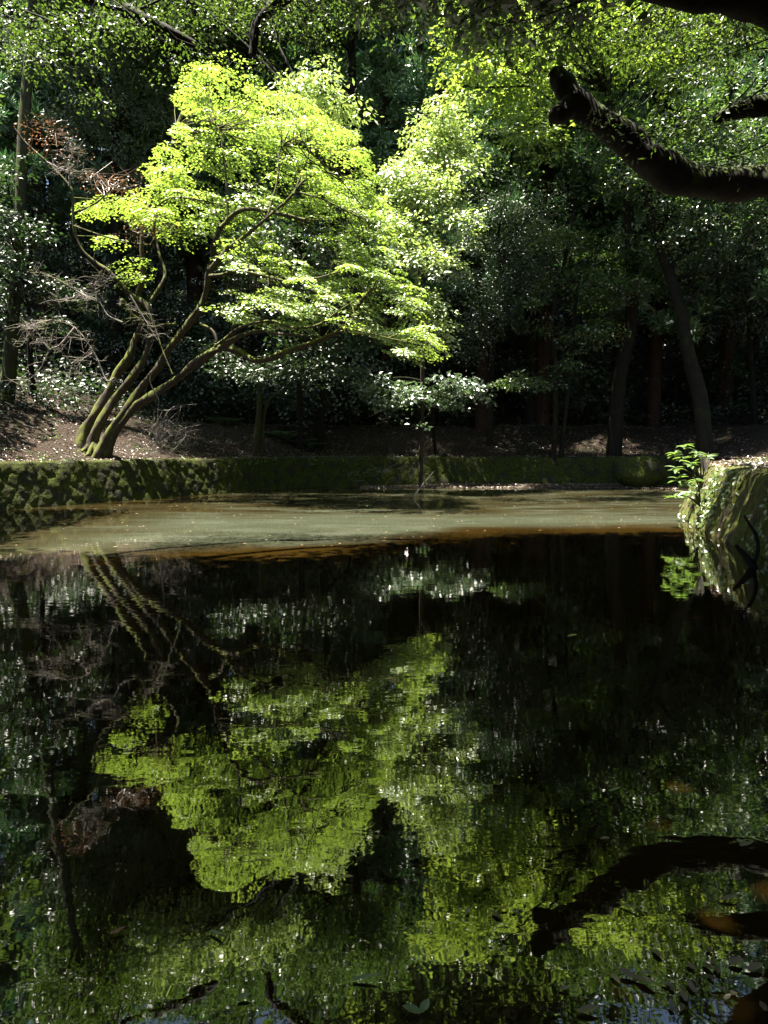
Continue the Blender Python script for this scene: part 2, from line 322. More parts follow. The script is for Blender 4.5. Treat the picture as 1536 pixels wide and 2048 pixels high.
def stone_wall(name, line, H, batter, step, cell, amp, mat, stretch=1., top=.55):
    P = np.asarray(line, float); seg = np.linalg.norm(np.diff(P, axis=0), axis=1); cum = np.concatenate([[0], np.cumsum(seg)])
    Cp = spline(P, 12); cl = np.concatenate([[0], np.cumsum(np.linalg.norm(np.diff(Cp, axis=0), axis=1))])
    S = np.arange(0, cl[-1], step); C = np.stack([np.interp(S, cl, Cp[:, 0]), np.interp(S, cl, Cp[:, 1])], 1)
    T = np.gradient(C, axis=0); T = norm(T); Nn = np.stack([-T[:, 1], T[:, 0]], 1)        # away from the pond on the walk used
    nv = int((H+.7)/step)+1; v = np.linspace(-.7, H, nv)
    SS, VV = np.meshgrid(S, v)
    # diamond-laid stones: nearest jittered cell
    a = (SS+VV*stretch*.9)/cell; bq = (SS-VV*stretch*.9)/cell
    ia = np.floor(a).astype(int); ib = np.floor(bq).astype(int); f1 = np.full(a.shape, 9.); f2 = np.full(a.shape, 9.); idv = np.zeros(a.shape)
    for da in (-1, 0, 1):
        for db in (-1, 0, 1):
            ca = ia+da; cb = ib+db
            h1 = np.abs(np.sin(ca*127.1+cb*311.7)*43758.5) % 1; h2 = np.abs(np.sin(ca*269.5+cb*183.3)*24634.6) % 1
            d = np.hypot(a-ca-.25-.5*h1, bq-cb-.25-.5*h2); nw = d < f1
            f2 = np.where(nw, f1, np.minimum(f2, d)); idv = np.where(nw, h1, idv); f1 = np.where(nw, d, f1)
    rel = np.clip((f2-f1)*2.2, 0, 1)**.7*amp*.7+idv*amp*.8+.55*amp*wob(SS*3.1+VV, VV*4)+.3*amp*wob(SS*9, VV*11)
    rel *= np.clip((H-VV)/.12, .25, 1)
    off = batter*np.clip(VV, -.7, H)/H-rel
    W = np.stack([C[None, :, 0]+Nn[None, :, 0]*off, C[None, :, 1]+Nn[None, :, 1]*off, VV+.03*wob(SS*2, VV*3)*(VV > H-.1)], -1)
    # cap running back into the bank
    back = []
    for q, dz in ((.25, .03), (top, .04), (top+.35, -.25)):
        back.append(np.stack([C[:, 0]+Nn[:, 0]*(batter+q), C[:, 1]+Nn[:, 1]*(batter+q), np.full(len(C), H+dz)+.03*wob(C[:, 0]*3, C[:, 1]*3+q*9)], -1))
    W = np.concatenate([W, np.stack(back)], 0); r, c = W.shape[:2]
    ii = np.arange(r-1)[:, None]*c+np.arange(c-1)[None, :]
    g = Geo(); g.add(W.reshape(-1, 3), np.stack([ii, ii+1, ii+c+1, ii+c], -1).reshape(-1, 4))
    return g.build(name, mat)
# walk with the pond on the right hand
lw = stone_wall('retaining_wall', [(-17, 2.), (-13.2, 12), (-10.2, 18), (-6.6, 24), (-4.2, 28.2), (-2.2, 29.8), (1, 30.4), (6, 30.6), (13, 30.2)], 1.25, .32, .05, .46, .042, M_wall)
tag(lw, 'long low moss-covered stone retaining wall curving round the left and far pond edge', 'wall')
rw = stone_wall('retaining_wall', [(14, 23), (8.3, 18.2), (7.15, 16.0), (6.45, 13.7), (5.75, 10.3), (5.1, 6), (3.9, 2.5)], 1.22, .42, .05, .5, .06, M_rwall, .35, .5)
tag(rw, 'sloping mossy stone bank wall with sunlit ivy corner at right of pond', 'wall')

# ------------------------------------------------------------------ trees
def ground_pt(px, py, D):
    q = at(px, py, D); q[2] = zg(q[0], q[1])-.12; return q
def lobes_to(lobes, D0):
    return [(np.array(l[1:4], float), l[4]) if l[0] == 'w' else (at(l[0], l[1], l[3] if len(l) > 3 else D0), l[2]/F*(l[3] if len(l) > 3 else D0)) for l in lobes]
def tree(name, label, cat, trunk, rad, lobes, leafm, barkm, dens=5., cl=(.5, .9), flat=.22, n=40, LW=(.12, .07), tilt=.5, droop=.35, sq=.8, extra=(), group=None, D=None, hang=0., twigs=True):
    """trunk: photo pixels + distance, base first; lobes: (px, py, radius px[, D])"""
    T = [ground_pt(*trunk[0])]+[at(*q) for q in trunk[1:]]
    org = T[0].copy(); e = empty(name, org, label, cat, group)
    g = Geo(); C = tube(g, T, rad, 10, 6, .12); g.build('trunk', barkm, e, org)
    for ex, er in extra:
        g = Geo(); tube(g, [ground_pt(*ex[0]) if i == 0 and len(ex[0]) == 3 and er[0] > .05 and ex[0][1] > 780 else at(*q) for i, q in enumerate(ex)], er, 8, 5, .12); g.build('trunk', barkm, e, org)
    lg = Geo(); LB = lobes_to(lobes, D or trunk[-1][2])
    for c, r in LB:
        bg = Geo(); k = int(np.argmin(np.linalg.norm(C-c, axis=1)-.25*(c[2]-C[:, 2]).clip(0))); k = max(k-2, len(C)//4)
        mid = (C[k]+c)/2+R.normal(0, .12*r, 3); mid[2] += .1*r
        rb = min(rad[-1]*.9+.01, .03+.025*r)
        if True: BC = tube(bg, [C[k], mid, c], [rb, rb*.7, rb*.4], 6, 4, .1)
        nc = max(6, int(dens*r*r*4)); P = in_lobe(c, r, nc, sq)
        keep = (np.sin(P[:, 0]*1.7+P[:, 2]*1.1)*np.sin(P[:, 2]*1.9-P[:, 1]*.8+P[:, 0]*.3)+.55*R.random(nc)) > -.25
        P = P[keep]
        if len(P) == 0: continue
        if twigs:
            for q in P[::3]:
                s = BC[R.integers(len(BC)//2, len(BC))]
                tube(bg, [s, (s+q)/2+R.normal(0, .08*r, 3), q], [rb*.3+.006, rb*.2+.004, .005], 4, 2)
        if bg.n: bg.build('branch', barkm, e, org)
        sprays(lg, P, R.uniform(cl[0], cl[1], len(P)), flat, n, LW[0], LW[1], tilt, droop, .6, hang)
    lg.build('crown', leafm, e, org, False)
    return e

# --- the big leaning maple on the left bank, drawn stem by stem
def maple():
    org = ground_pt(190, 893, 22.4); e = empty('maple_tree', org, 'many-stemmed leaning maple with brilliant sunlit yellow-green crown on the left wall', 'tree')
    def stroke(nm, pts, D0, D1, r0, r1, base=False):
        n = len(pts); P = [at(x, y, D0+(D1-D0)*i/(n-1)) for i, (x, y) in enumerate(pts)]
        if base: P[0] = ground_pt(pts[0][0], pts[0][1], D0)
        k = D0/F; g = Geo(); C = tube(g, P, [.66*k*(r0+(r1-r0)*(i/(n-1))**.55)*(1.35 if base and i == 0 else 1)*R.uniform(.88, 1.14) for i in range(n)], 12 if r0 > 8 else 6, 8, .24 if r0 > 8 else .14)
        return g, C
    skel = []
    spec = [
     ('stem', [(168, 885), (168, 868), (190, 832), (215, 790), (230, 755), (255, 720), (272, 675), (285, 645), (273, 600), (287, 550), (283, 500), (288, 450), (303, 400), (325, 345), (345, 290), (352, 250)], 22.5, 22.5, 21, 4, 1),
     ('stem', [(185, 888), (190, 868), (222, 810), (260, 760), (287, 720), (300, 675), (302, 635), (293, 610), (260, 590), (220, 545), (190, 525), (165, 500), (149, 460), (145, 400), (139, 372), (94, 325), (52, 286), (29, 257)], 22.3, 21.8, 17, 2, 1),
     ('stem', [(196, 912), (208, 885), (250, 825), (280, 780), (320, 730), (340, 695), (380, 645), (400, 615), (412, 585), (417, 550), (425, 520), (428, 490), (440, 460), (470, 427), (500, 418), (560, 428), (610, 440)], 22.0, 19.2, 18, 4, 1),
     ('stem', [(205, 905), (225, 870), (270, 815), (300, 795), (350, 760), (400, 720), (440, 697), (475, 703), (505, 719), (530, 720), (575, 702), (640, 680), (680, 660), (700, 630), (720, 605), (745, 575)], 22.1, 18.0, 17, 4, 1),
     ('branch', [(300, 605), (325, 565), (330, 545), (320, 515), (315, 490), (308, 455), (318, 420)], 20.7, 21.2, 7, 3, 0),
     ('branch', [(440, 455), (455, 430), (452, 350), (445, 300), (440, 262), (420, 240)], 19.7, 20.4, 6, 2, 0),
     ('branch', [(421, 540), (455, 500), (480, 480), (505, 460), (540, 430), (575, 400), (610, 360), (650, 345), (680, 352)], 20.0, 18.4, 9, 2, 0),
     ('branch', [(535, 435), (555, 360), (558, 310), (567, 288)], 19.2, 19.6, 4, 2, 0),
     ('branch', [(588, 388), (610, 330), (621, 298)], 18.9, 19.2, 4, 2, 0),
     ('branch', [(420, 552), (440, 550), (480, 542), (530, 552), (575, 562), (630, 557), (690, 540)], 20.0, 17.8, 6, 2, 0),
     ('branch', [(440, 697), (480, 672), (520, 662), (560, 668), (625, 672)], 19.6, 18.4, 10, 3, 0),
     ('branch', [(430, 693), (450, 678), (480, 655), (540, 642), (585, 655), (635, 650), (680, 620), (710, 602)], 19.7, 17.6, 6, 2, 0),
     ('branch', [(400, 648), (425, 662), (437, 690)], 20.0, 19.8, 5, 4, 0),
     ('branch', [(690, 655), (720, 662), (760, 672), (830, 688)], 18.0, 17.4, 3, 1.5, 0),
     ('branch', [(600, 385), (650, 400), (700, 425), (740, 440)], 18.8, 17.8, 3, 1.5, 0),
     ('branch', [(285, 645), (262, 628), (245, 600), (240, 612)], 20.8, 20.3, 7, 4, 0),
     ('branch', [(287, 600), (310, 655), (325, 700), (345, 748)], 20.7, 20.2, 4, 1.5, 0),
     ('branch', [(300, 660), (325, 650), (352, 648)], 20.8, 20.5, 6, 4, 0),
     ('branch', [(149, 425), (175, 415), (200, 400), (225, 375)], 20.9, 20.6, 4, 2, 0),
     ('branch', [(148, 452), (200, 470), (260, 485), (300, 490)], 20.9, 20.4, 3, 1.5, 0),
     ('branch', [(310, 415), (345, 395), (400, 400), (440, 410)], 21.0, 20.4, 3, 2, 0),
    ]
    for nm, pts, D0, D1, r0, r1, bs in spec:
        g, C = stroke(nm, pts, D0, D1, r0, r1, bs); skel.append(C); g.build(nm, B_maple, e, org)
    for k in range(9):                                               # roots gripping the bank
        a = k*.7+.2; x, y = (168+3.5*k, 886+2.6*k) ; b_ = at(x, y, 22.45-.04*k); d = np.array((math.cos(a), math.sin(a), 0))*R.uniform(.35, .8); p1 = b_+d*.5; p2 = b_+d; p1[2] = zg(p1[0], p1[1])+.05; p2[2] = zg(p2[0], p2[1])-.06; b_[2] += .22
        g = Geo(); tube(g, [b_, p1, p2], [.1, .075, .03], 8, 6, .25); g.build('root', B_maple, e, org)
    # grey dead limbs on the left
    dead = [[(230, 755), (212, 760), (188, 705), (150, 655), (107, 640)], [(188, 705), (165, 720), (148, 748)], [(150, 655), (120, 690), (100, 700), (75, 745), (38, 770)], [(245, 645), (215, 630), (195, 600), (160, 592), (120, 605)], [(190, 602), (150, 580), (118, 560), (80, 545)], [(194, 600), (190, 570), (200, 545)], [(105, 640), (70, 650), (45, 690)], [(260, 590), (290, 640), (315, 680)], [(139, 372), (139, 325), (150, 290)], [(94, 325), (130, 340), (165, 345)], [(100, 700), (85, 680), (60, 640)]]
    g = Geo()
    for d in dead:
        P = [at(x, y, 20.3) for x, y in d]; C = tube(g, P, [.035, .018, .008], 5, 4)
        for k in range(24):
            s = C[R.integers(2, len(C))]; dv = norm(R.normal(0, 1, 3))*R.uniform(.25, .8); dv[2] = abs(dv[2])*.4-.1
            tube(g, [s, s+dv*.5+R.normal(0, .06, 3), s+dv], [.008, .006, .003], 4, 2)
            for t in range(2): tube(g, [s+dv*.6, s+dv*.6+R.normal(0, .18, 3)], [.005, .002], 3, 2)
    g.build('dead_branch', B_grey, e, org)
    S = np.concatenate(skel)
    # flat leaf sheets: (outline in the photo, distance range, sheets)
    def poly_pts(poly, n):
        P = np.array(poly, float); lo = P.min(0); hi = P.max(0); res = []
        while len(res) < n:
            q = lo+R.random(2)*(hi-lo); c = False
            for i in range(len(P)):
                a, b_ = P[i], P[i-1]
                if (a[1] > q[1]) != (b_[1] > q[1]) and q[0] < (b_[0]-a[0])*(q[1]-a[1])/(b_[1]-a[1])+a[0]: c = not c
            if c and math.sin(q[0]*.043+1)*math.sin(q[1]*.061+.5)+.35*math.sin(q[0]*.11+q[1]*.13) > -.4: res.append(q)
        return res
    zones = [
     ([(400, 130), (450, 118), (520, 165), (545, 220), (500, 250), (440, 250), (370, 240), (360, 190)], 19.6, 22, 52),
     ([(520, 190), (590, 165), (650, 200), (690, 250), (745, 330), (765, 390), (700, 400), (600, 380), (520, 330), (500, 250)], 18, 21.5, 95),
     ([(370, 240), (500, 250), (560, 350), (600, 420), (520, 470), (420, 470), (350, 400), (310, 330)], 18.5, 22, 80),
     ([(600, 380), (765, 390), (770, 470), (800, 540), (740, 560), (690, 520), (640, 440), (590, 430)], 17.3, 20.5, 60),
     ([(440, 480), (560, 480), (620, 540), (560, 560), (500, 545), (440, 530)], 17.8, 20.5, 24),
     ([(560, 555), (690, 520), (800, 540), (840, 600), (895, 690), (850, 705), (760, 712), (700, 660), (640, 630), (560, 620)], 16.8, 19.5, 80),
     ([(440, 590), (540, 570), (640, 600), (650, 650), (560, 650), (460, 640)], 17.5, 19.5, 36),
     ([(700, 640), (840, 650), (885, 695), (830, 725), (760, 715)], 16.8, 18.8, 22),
     ([(150, 400), (250, 385), (380, 390), (430, 450), (340, 480), (220, 440)], 19.8, 22, 34),
     ([(290, 340), (350, 330), (360, 400), (310, 395)], 19.8, 21.5, 12),
     ([(225, 520), (300, 515), (320, 560), (260, 570)], 20, 21, 5),
     ([(190, 460), (240, 475), (240, 490), (200, 480)], 20, 20.6, 4)]
    lg = Geo(); tg = Geo()
    for poly, d0, d1, n in zones:
        n = int(n*.92)
        PP = np.array([at(x, y, (R.uniform(d0, d1) if R.random() < .16 else R.uniform(d0+1.3, d1+2.0))) for x, y in poly_pts(poly, n)])
        ov = PP[:, :2]-np.array((-6.0, 21.5)); ov = ov/(np.linalg.norm(ov, axis=1, keepdims=True)+.8)
        sprays(lg, PP, R.uniform(.22, .8, n)**1.15, .035, 120, .082, .066, .24, .28, .5, 0, ov*R.uniform(.15, .5, (n, 1)))
        for q in PP[::2]:
            s = S[np.argmin(np.linalg.norm(S-q, axis=1)+R.random(len(S))*.8)]
            md = (s+q)/2+R.normal(0, .12, 3)
            tube(tg, [s, md, q, q+norm(q-s)*.35+(0, 0, -.08)], [.018, .012, .008, .004], 4, 3)
    tg.build('twigs', B_maple, e, org); e.children[-1]['kind'] = 'stuff'
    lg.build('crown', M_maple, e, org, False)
    # last year's rust-red leaves still on the bare twigs
    dg = Geo()
    for poly, n in (([(40, 205), (110, 230), (170, 300), (200, 340), (120, 320), (60, 290)], 20), ([(150, 345), (290, 350), (300, 400), (200, 390)], 22), ([(240, 420), (330, 420), (320, 490), (260, 500)], 12)):
        PP = np.array([at(x, y, R.uniform(20.2, 21.4)) for x, y in poly_pts(poly, n)])
        sprays(dg, PP, R.uniform(.4, .8, n), .15, 13, .065, .035, .7, .3, .8, .4)
        for q in PP:
            s = S[np.argmin(np.linalg.norm(S-q, axis=1))]; d2 = q-s
            if np.linalg.norm(d2) < .9: tube(dg, [s, s+d2*.5+R.normal(0, .06, 3), q], [.012, .008, .004], 4, 2)
            for t in range(3): tube(dg, [q, q+R.normal(0, .3, 3)*(1, 1, .5)], [.006, .003], 3, 2)
    dg.build('withered_leaves', M_dead, e, org, False)
maple()

# --- trees round the far bank
tree('broadleaf_tree', 'tall pale sunlit broadleaf tree whose crown fills the upper right sky', 'tree',
     [(1228, 858, 31.5), (1240, 760, 31.3), (1262, 640, 31), (1262, 480, 30.5), (1240, 300, 30), (1200, 120, 29.5)], [.36, .3, .27, .24, .18, .1],
     [(960, 60, 95, 28), (1040, 110, 110, 28.5), (955, 175, 75, 27.5), (1150, 50, 130, 29), (1060, 250, 85, 28), (1270, 90, 150, 29.5), (930, -40, 90, 28), (1400, 40, 130, 30), ('w', 4.6, 23.6, 18.6, 1.7), ('w', 3, 21.2, 18, 1.5), ('w', .2, 20.9, 18, 1.2)],  # last three lobes are out of view, added to dapple the far water
     M_leafy, B_dark, 3.6, (.45, .95), .07, 44, (.18, .1), .38, .4)
tree('added_shade_tree', 'tall tree added on the slope left of the centre cedar, unseen crown shading the bank', 'tree',
     [(705, 800, 36), (700, 500, 36), (705, 200, 36), (700, -80, 35)], [.3, .27, .22, .15],
     [('w', x, y, z, 2.7) for x, y, z in ((-12, 33, 22.5), (-10.5, 30, 22), (-8, 33, 23), (-5.5, 31, 22.5), (-3, 33.5, 24), (-1, 31, 22.5), (-13, 29, 20.5), (-7.5, 29.5, 21.5), (-10, 28.6, 20.5))],  # crown above the view, added to keep sun off the far bank
     M_mid, B_dark, 5, (.6, 1.0), .2, 50, (.2, .11), .5, .4)
tree('added_shade_tree', 'tall tree added on the slope behind the layered maple, unseen crown shading the bank', 'tree',
     [(1062, 800, 36), (1060, 500, 36), (1052, 200, 36), (1050, -80, 35)], [.3, .27, .22, .15],
     [('w', x, y, z, 2.7) for x, y, z in ((6.5, 33.5, 24), (8.5, 31.5, 23), (11, 33, 24), (13, 30.5, 22), (4, 35.5, 25), (9, 35.5, 25), (-.5, 35.5, 25))],  # these overhead lobes are added too, shading the right of the far bank
     M_mid, B_dark, 3.2, (.6, 1.0), .2, 50, (.2, .11), .5, .4)
tree('slender_tree', 'slender young tree with whitish sunlit leaves beside the maple, mid pond', 'tree',
     [(842, 850, 30), (845, 700, 29), (838, 560, 28.2), (850, 430, 27.5), (880, 290, 27)], [.11, .09, .08, .06, .03],
     [(885, 245, 66, 26), (850, 300, 40, 26.2), (930, 285, 60, 26.6), (825, 375, 66, 25.2), (895, 370, 60, 25.4), (805, 450, 56, 24.6), (850, 520, 62, 24.4), (845, 605, 50, 24.2), (865, 665, 40, 24.2), (790, 340, 36, 25.4), (900, 450, 52, 24.8), (910, 320, 50, 26)],
     M_bright, B_maple, 8.5, (.4, .75), .12, 46, (.15, .075), .42, .5)
tree('evergreen_tree', 'dense dark evergreen glittering with small glossy leaves right of the slender tree', 'tree',
     [(980, 842, 33), (985, 700, 32.6), (1000, 520, 32)], [.16, .13, .08],
     [(1000, 500, 95, 30.5), (960, 590, 75, 30.5), (1060, 430, 90, 30.8), (1010, 400, 70, 30.8), (925, 520, 55, 30), (950, 680, 55, 30.8), (1040, 560, 80, 31), (1100, 500, 70, 31), (990, 640, 55, 31.5)],
     M_dark, B_dark, 5.5, (.35, .7), .3, 48, (.105, .052), .8, .3)
tree('layered_maple', 'twin-trunked shaded maple with flat leaf layers reaching left over the far bank', 'tree',
     [(1108, 862, 31), (1112, 760, 30.6), (1105, 640, 30.2), (1130, 520, 29.5), (1150, 420, 29)], [.14, .11, .09, .07, .03],
     [(1060, 765, 40, 28.5), (1030, 755, 26, 28), (1120, 725, 50, 28.8), (1190, 660, 60, 29.5), (1130, 640, 50, 29), (1240, 580, 70, 30), (1150, 560, 60, 29.5), (1210, 490, 70, 30), (1120, 470, 55, 29), (1290, 520, 60, 30.5)],
     M_mid, B_dark, 4.5, (.5, .9), .05, 70, (.11, .07), .35, .4, .35, extra=[([(1118, 862, 31), (1140, 740, 30.7), (1150, 620, 30.3), (1160, 540, 30)], [.11, .09, .07, .04])])
tree('waterside_tree', 'small tree of broad shiny leaves on thin dark trunk at centre of far wall', 'tree',
     [(872, 925, 31.7), (867, 860, 31.2), (864, 800, 30.2), (860, 750, 29.8)], [.1, .085, .07, .04],
     [(860, 775, 40, 29.3), (815, 785, 38, 28.8), (910, 778, 42, 29.5), (950, 782, 30, 29.8), (780, 800, 30, 28.5), (800, 828, 24, 28.4), (755, 760, 26, 28.8), (835, 850, 13, 28.3), (730, 770, 22, 28.8)],
     M_pale, B_dark, 9, (.35, .6), .16, 24, (.2, .12), .55, .4)
tree('waterside_tree', 'two-stemmed small tree with dark glossy leaves behind the leaning maple', 'tree',
     [(508, 895, 28.3), (518, 830, 28.2), (520, 760, 28), (525, 690, 27.6)], [.15, .12, .09, .05],
     [(455, 735, 45, 25), (520, 740, 45, 25), (590, 725, 50, 25.3), (560, 690, 45, 25.6), (640, 745, 45, 25.5), (700, 740, 45, 26), (745, 762, 35, 26), (430, 700, 35, 25.2), (660, 700, 45, 26.4)],
     M_dark, B_green, 6, (.35, .7), .16, 34, (.15, .075), .6, .35, extra=[([(522, 893, 28.4), (530, 820, 28.3), (550, 790, 28), (585, 762, 27.6)], [.08, .07, .05, .03])])
tree('evergreen_tree', 'dark shrubby evergreen with white-glinting leaves behind the maple crown', 'tree',
     [(600, 800, 31), (595, 620, 29), (580, 480, 28)], [.16, .13, .06],
     [(600, 495, 70, 25.5), (660, 510, 60, 25.5), (540, 470, 60, 26), (700, 470, 55, 26), (480, 520, 60, 26.4), (740, 560, 50, 26.4), (600, 580, 70, 27), (500, 610, 65, 27)],
     M_dark, B_dark, 5, (.4, .8), .25, 36, (.16, .08), .7, .35)
tree('pale_tree', 'pale hanging-leaved tree showing above and behind the maple top', 'tree',
     [(640, 820, 32), (650, 560, 29), (640, 330, 27), (630, 200, 26)], [.2, .16, .12, .05],
     [(585, 150, 36, 24.6), (640, 165, 45, 24.8), (690, 205, 38, 25.2), (600, 200, 40, 25.2), (660, 255, 40, 26), (560, 250, 50, 26), ('w', -9, 26, 18.6, 1.9), ('w', -7, 27.6, 19.2, 1.9), ('w', -5.2, 28.2, 19.6, 1.6)],  # final lobes hang out of view, added for dappled shade on the far water
     M_bright, B_dark, 6.5, (.4, .7), .2, 34, (.2, .085), .5, .6, hang=.5)
tree('leaning_tree', 'dark trunk leaning left from the far right bank under heavy foliage', 'tree',
     [(1420, 885, 29), (1400, 800, 29), (1378, 710, 29), (1360, 620, 29), (1325, 500, 29), (1295, 400, 29), (1280, 250, 29)], [.34, .3, .26, .24, .22, .18, .1],
     [(1380, 330, 110, 28), (1460, 420, 100, 28), (1330, 440, 90, 28.5), (1280, 330, 100, 28.5), (1500, 300, 110, 28), (1420, 230, 110, 28.5), (1540, 450, 80, 28), (1400, 520, 60, 29.5)],
     M_mid, B_dark, 3.6, (.5, .9), .15, 44, (.14, .08), .55, .4)
tree('evergreen_tree', 'glossy evergreen at the far right edge behind the leaning trunk', 'tree',
     [(1512, 840, 33), (1500, 680, 33), (1488, 480, 32.5)], [.16, .13, .06],
     [(1470, 560, 70, 32), (1520, 500, 80, 31.5), (1440, 610, 50, 33), (1520, 640, 70, 32.5), (1560, 580, 80, 31), (1450, 500, 60, 32.5)],
     M_dark, B_dark, 5, (.35, .7), .3, 40, (.11, .06), .8, .3)
tree('evergreen_tree', 'shade-dark camellia with pale glints beside the left cedar trunk', 'tree',
     [(70, 830, 27), (60, 700, 26.5), (55, 520, 26)], [.13, .1, .05],
     [(40, 545, 60, 25), (100, 565, 50, 25), (10, 440, 55, 24.8), (60, 450, 40, 25), (20, 620, 55, 25.4), (100, 640, 40, 26), (-40, 520, 70, 24.6), (150, 590, 36, 25.6), (10, 350, 50, 25.4)],
     M_dark, B_dark, 6, (.35, .7), .14, 36, (.13, .07), .5, .35)
tree('cypress_tree', 'grey-green feathery cypress filling the upper left beyond the maple', 'tree',
     [(222, 720, 32), (228, 560, 32), (232, 300, 32), (235, 60, 32), (238, -200, 32)], [.27, .25, .22, .16, .08],
     [(250, 200, 80, 30), (190, 130, 80, 30), (300, 120, 80, 30.5), (260, 285, 55, 29.6), (150, 230, 60, 30), (340, 60, 80, 31), (210, 40, 90, 30), (100, 90, 80, 30), (330, 190, 50, 30), (400, -20, 80, 31)],
     M_grey, B_dark, 4.5, (.45, .85), .2, 60, (.16, .035), .5, .6, hang=.5)

tree('slim_tree', 'slim straight mossy trunk at the far left edge, its crown lost above the frame', 'tree',
     [(14, 820, 25.5), (26, 650, 25.5), (38, 450, 25.6), (48, 250, 25.6), (60, 90, 25.6), (72, -80, 25.6)], [.27, .22, .2, .18, .16, .12],
     [(60, -150, 90, 25.6), (0, -230, 90, 25.6), (130, -230, 90, 25.8), (60, -320, 100, 25.6)],
     M_mid, B_green, 4, (.5, .9), .15, 40, (.16, .09), .5, .4)

# --- cedars: straight trunk, whorls of drooping boughs ending in needle tufts
def cedar(label, h, seed):
    global R
    R = np.random.default_rng(seed); e = empty('cedar_tree', (0, 0, 0), label, 'tree', 'tall cedars on the slope behind the pond')
    g = Geo(); T = [(0, 0, -.6), (.05, 0, h*.3), (-.08, .05, h*.65), (0, 0, h)]; tube(g, T, [.4, .33, .2, .03], 10, 8, .1); g.build('trunk', B_cedar, e)
    lg = Geo(); bg = Geo(); cs = []
    for k in range(130):
        t = R.random()**.9; z = h*(.2+.79*t); ln = (.8+3.6*(1-t)**.7)*R.uniform(.65, 1.15); a = R.random()*6.283
        d = np.array((math.cos(a), math.sin(a), 0)); p0 = np.array((0, 0, z)); p1 = p0+d*ln*.55+(0, 0, .12*ln); p2 = p0+d*ln+(0, 0, -.12*ln)
        C = tube(bg, [p0, p1, p2], [.05, .03, .012], 4, 3)
        for q in range(int(4+ln*3)):
            u = R.uniform(.45, 1.03); c = C[min(int(u*(len(C)-1)), len(C)-1)]+R.normal(0, .14+.07*ln*u, 3)*(1, 1, .55); cs.append(c)
    cs = np.array(cs); n = 34; c = np.repeat(cs, n, 0); d = norm(R.normal(0, 1, (len(c), 3))+(0, 0, .35)+norm(c*(1, 1, 0))*.5)
    off = d*(R.random((len(c), 1))*.18); r = .55+R.random(len(c))*.7
    leaves(lg, c+off, np.cross(d, R.normal(0, 1, d.shape)), d, .42*r, .085*r, .1)
    bg.build('branch', B_cedar, e); lg.build('crown', M_cedar, e, smooth=False)
    R = np.random.default_rng(seed+50); return e
def put(o, px, D, rz, s):
    x = (px-768)/F*D/ math.cos(PITCH); z = zg(x, D); o.location = (x, D, z); o.rotation_euler = (0, 0, rz); o.scale = (s,)*3
ced = [cedar('tall green cedar at centre of the skyline, bushy tufts catching the sun', 25, 11), cedar('nearest dark cedar on the left slope, just right of the slim mossy trunk', 27, 12)]
put(ced[0], 768, 35.5, .4, .74); put(ced[1], 105, 33, 1.0, .95)
spots = [(690, 44, 1, 'dark cedar just left of the bushy centre cedar'), (845, 43, 1, 'blue-dark cedar in the shaded gap right of the centre cedar'), (600, 38, 0, 'cedar behind the pale hanging-leaved tree above the maple'),
 (500, 41, 1, 'dark cedar behind the top of the maple crown'), (420, 46, 0, 'far cedar left of the maple top with sky gaps beside it'), (330, 38, 1, 'shaded cedar behind the feathery cypress'),
 (140, 36, 0, 'cedar between the cypress and the left edge trunk'), (-60, 36, 1, 'cedar at the far left edge behind the camellia'), (920, 38, 0, 'cedar behind the bright broadleaf crown on its left side'),
 (1020, 44, 1, 'cedar hidden partly by the glittering evergreen'), (1300, 36, 0, 'red-barked cedar trunk between the two leaning trunks'), (1385, 38, 1, 'red-barked cedar just right of the leaning trunk'),
 (1180, 40, 1, 'dark cedar behind the layered maple'), (1480, 42, 0, 'cedar at the right edge behind the glossy evergreen'), (1570, 35, 1, 'cedar beyond the right edge of the pond bank'),
 (760, 52, 1, 'farthest cedar straight behind the centre cedar'), (560, 52, 1, 'far cedar high on the hill behind the maple'), (260, 50, 0, 'far cedar high on the hill behind the cypress'), (1080, 54, 0, 'far cedar high on the hill behind the broadleaf crown'), (890, 50, 1, 'far cedar closing the gap right of centre')]
for i, (px, D, k, lab) in enumerate(spots):
    o = dup(ced[k], (0, 0, 0), 0, 1, lab, 'tall cedars on the slope behind the pond'); put(o, px, D, i*1.37, 1.5 if 560 < px < 960 and D > 42 else .9+.22*((i*7) % 5)/4)

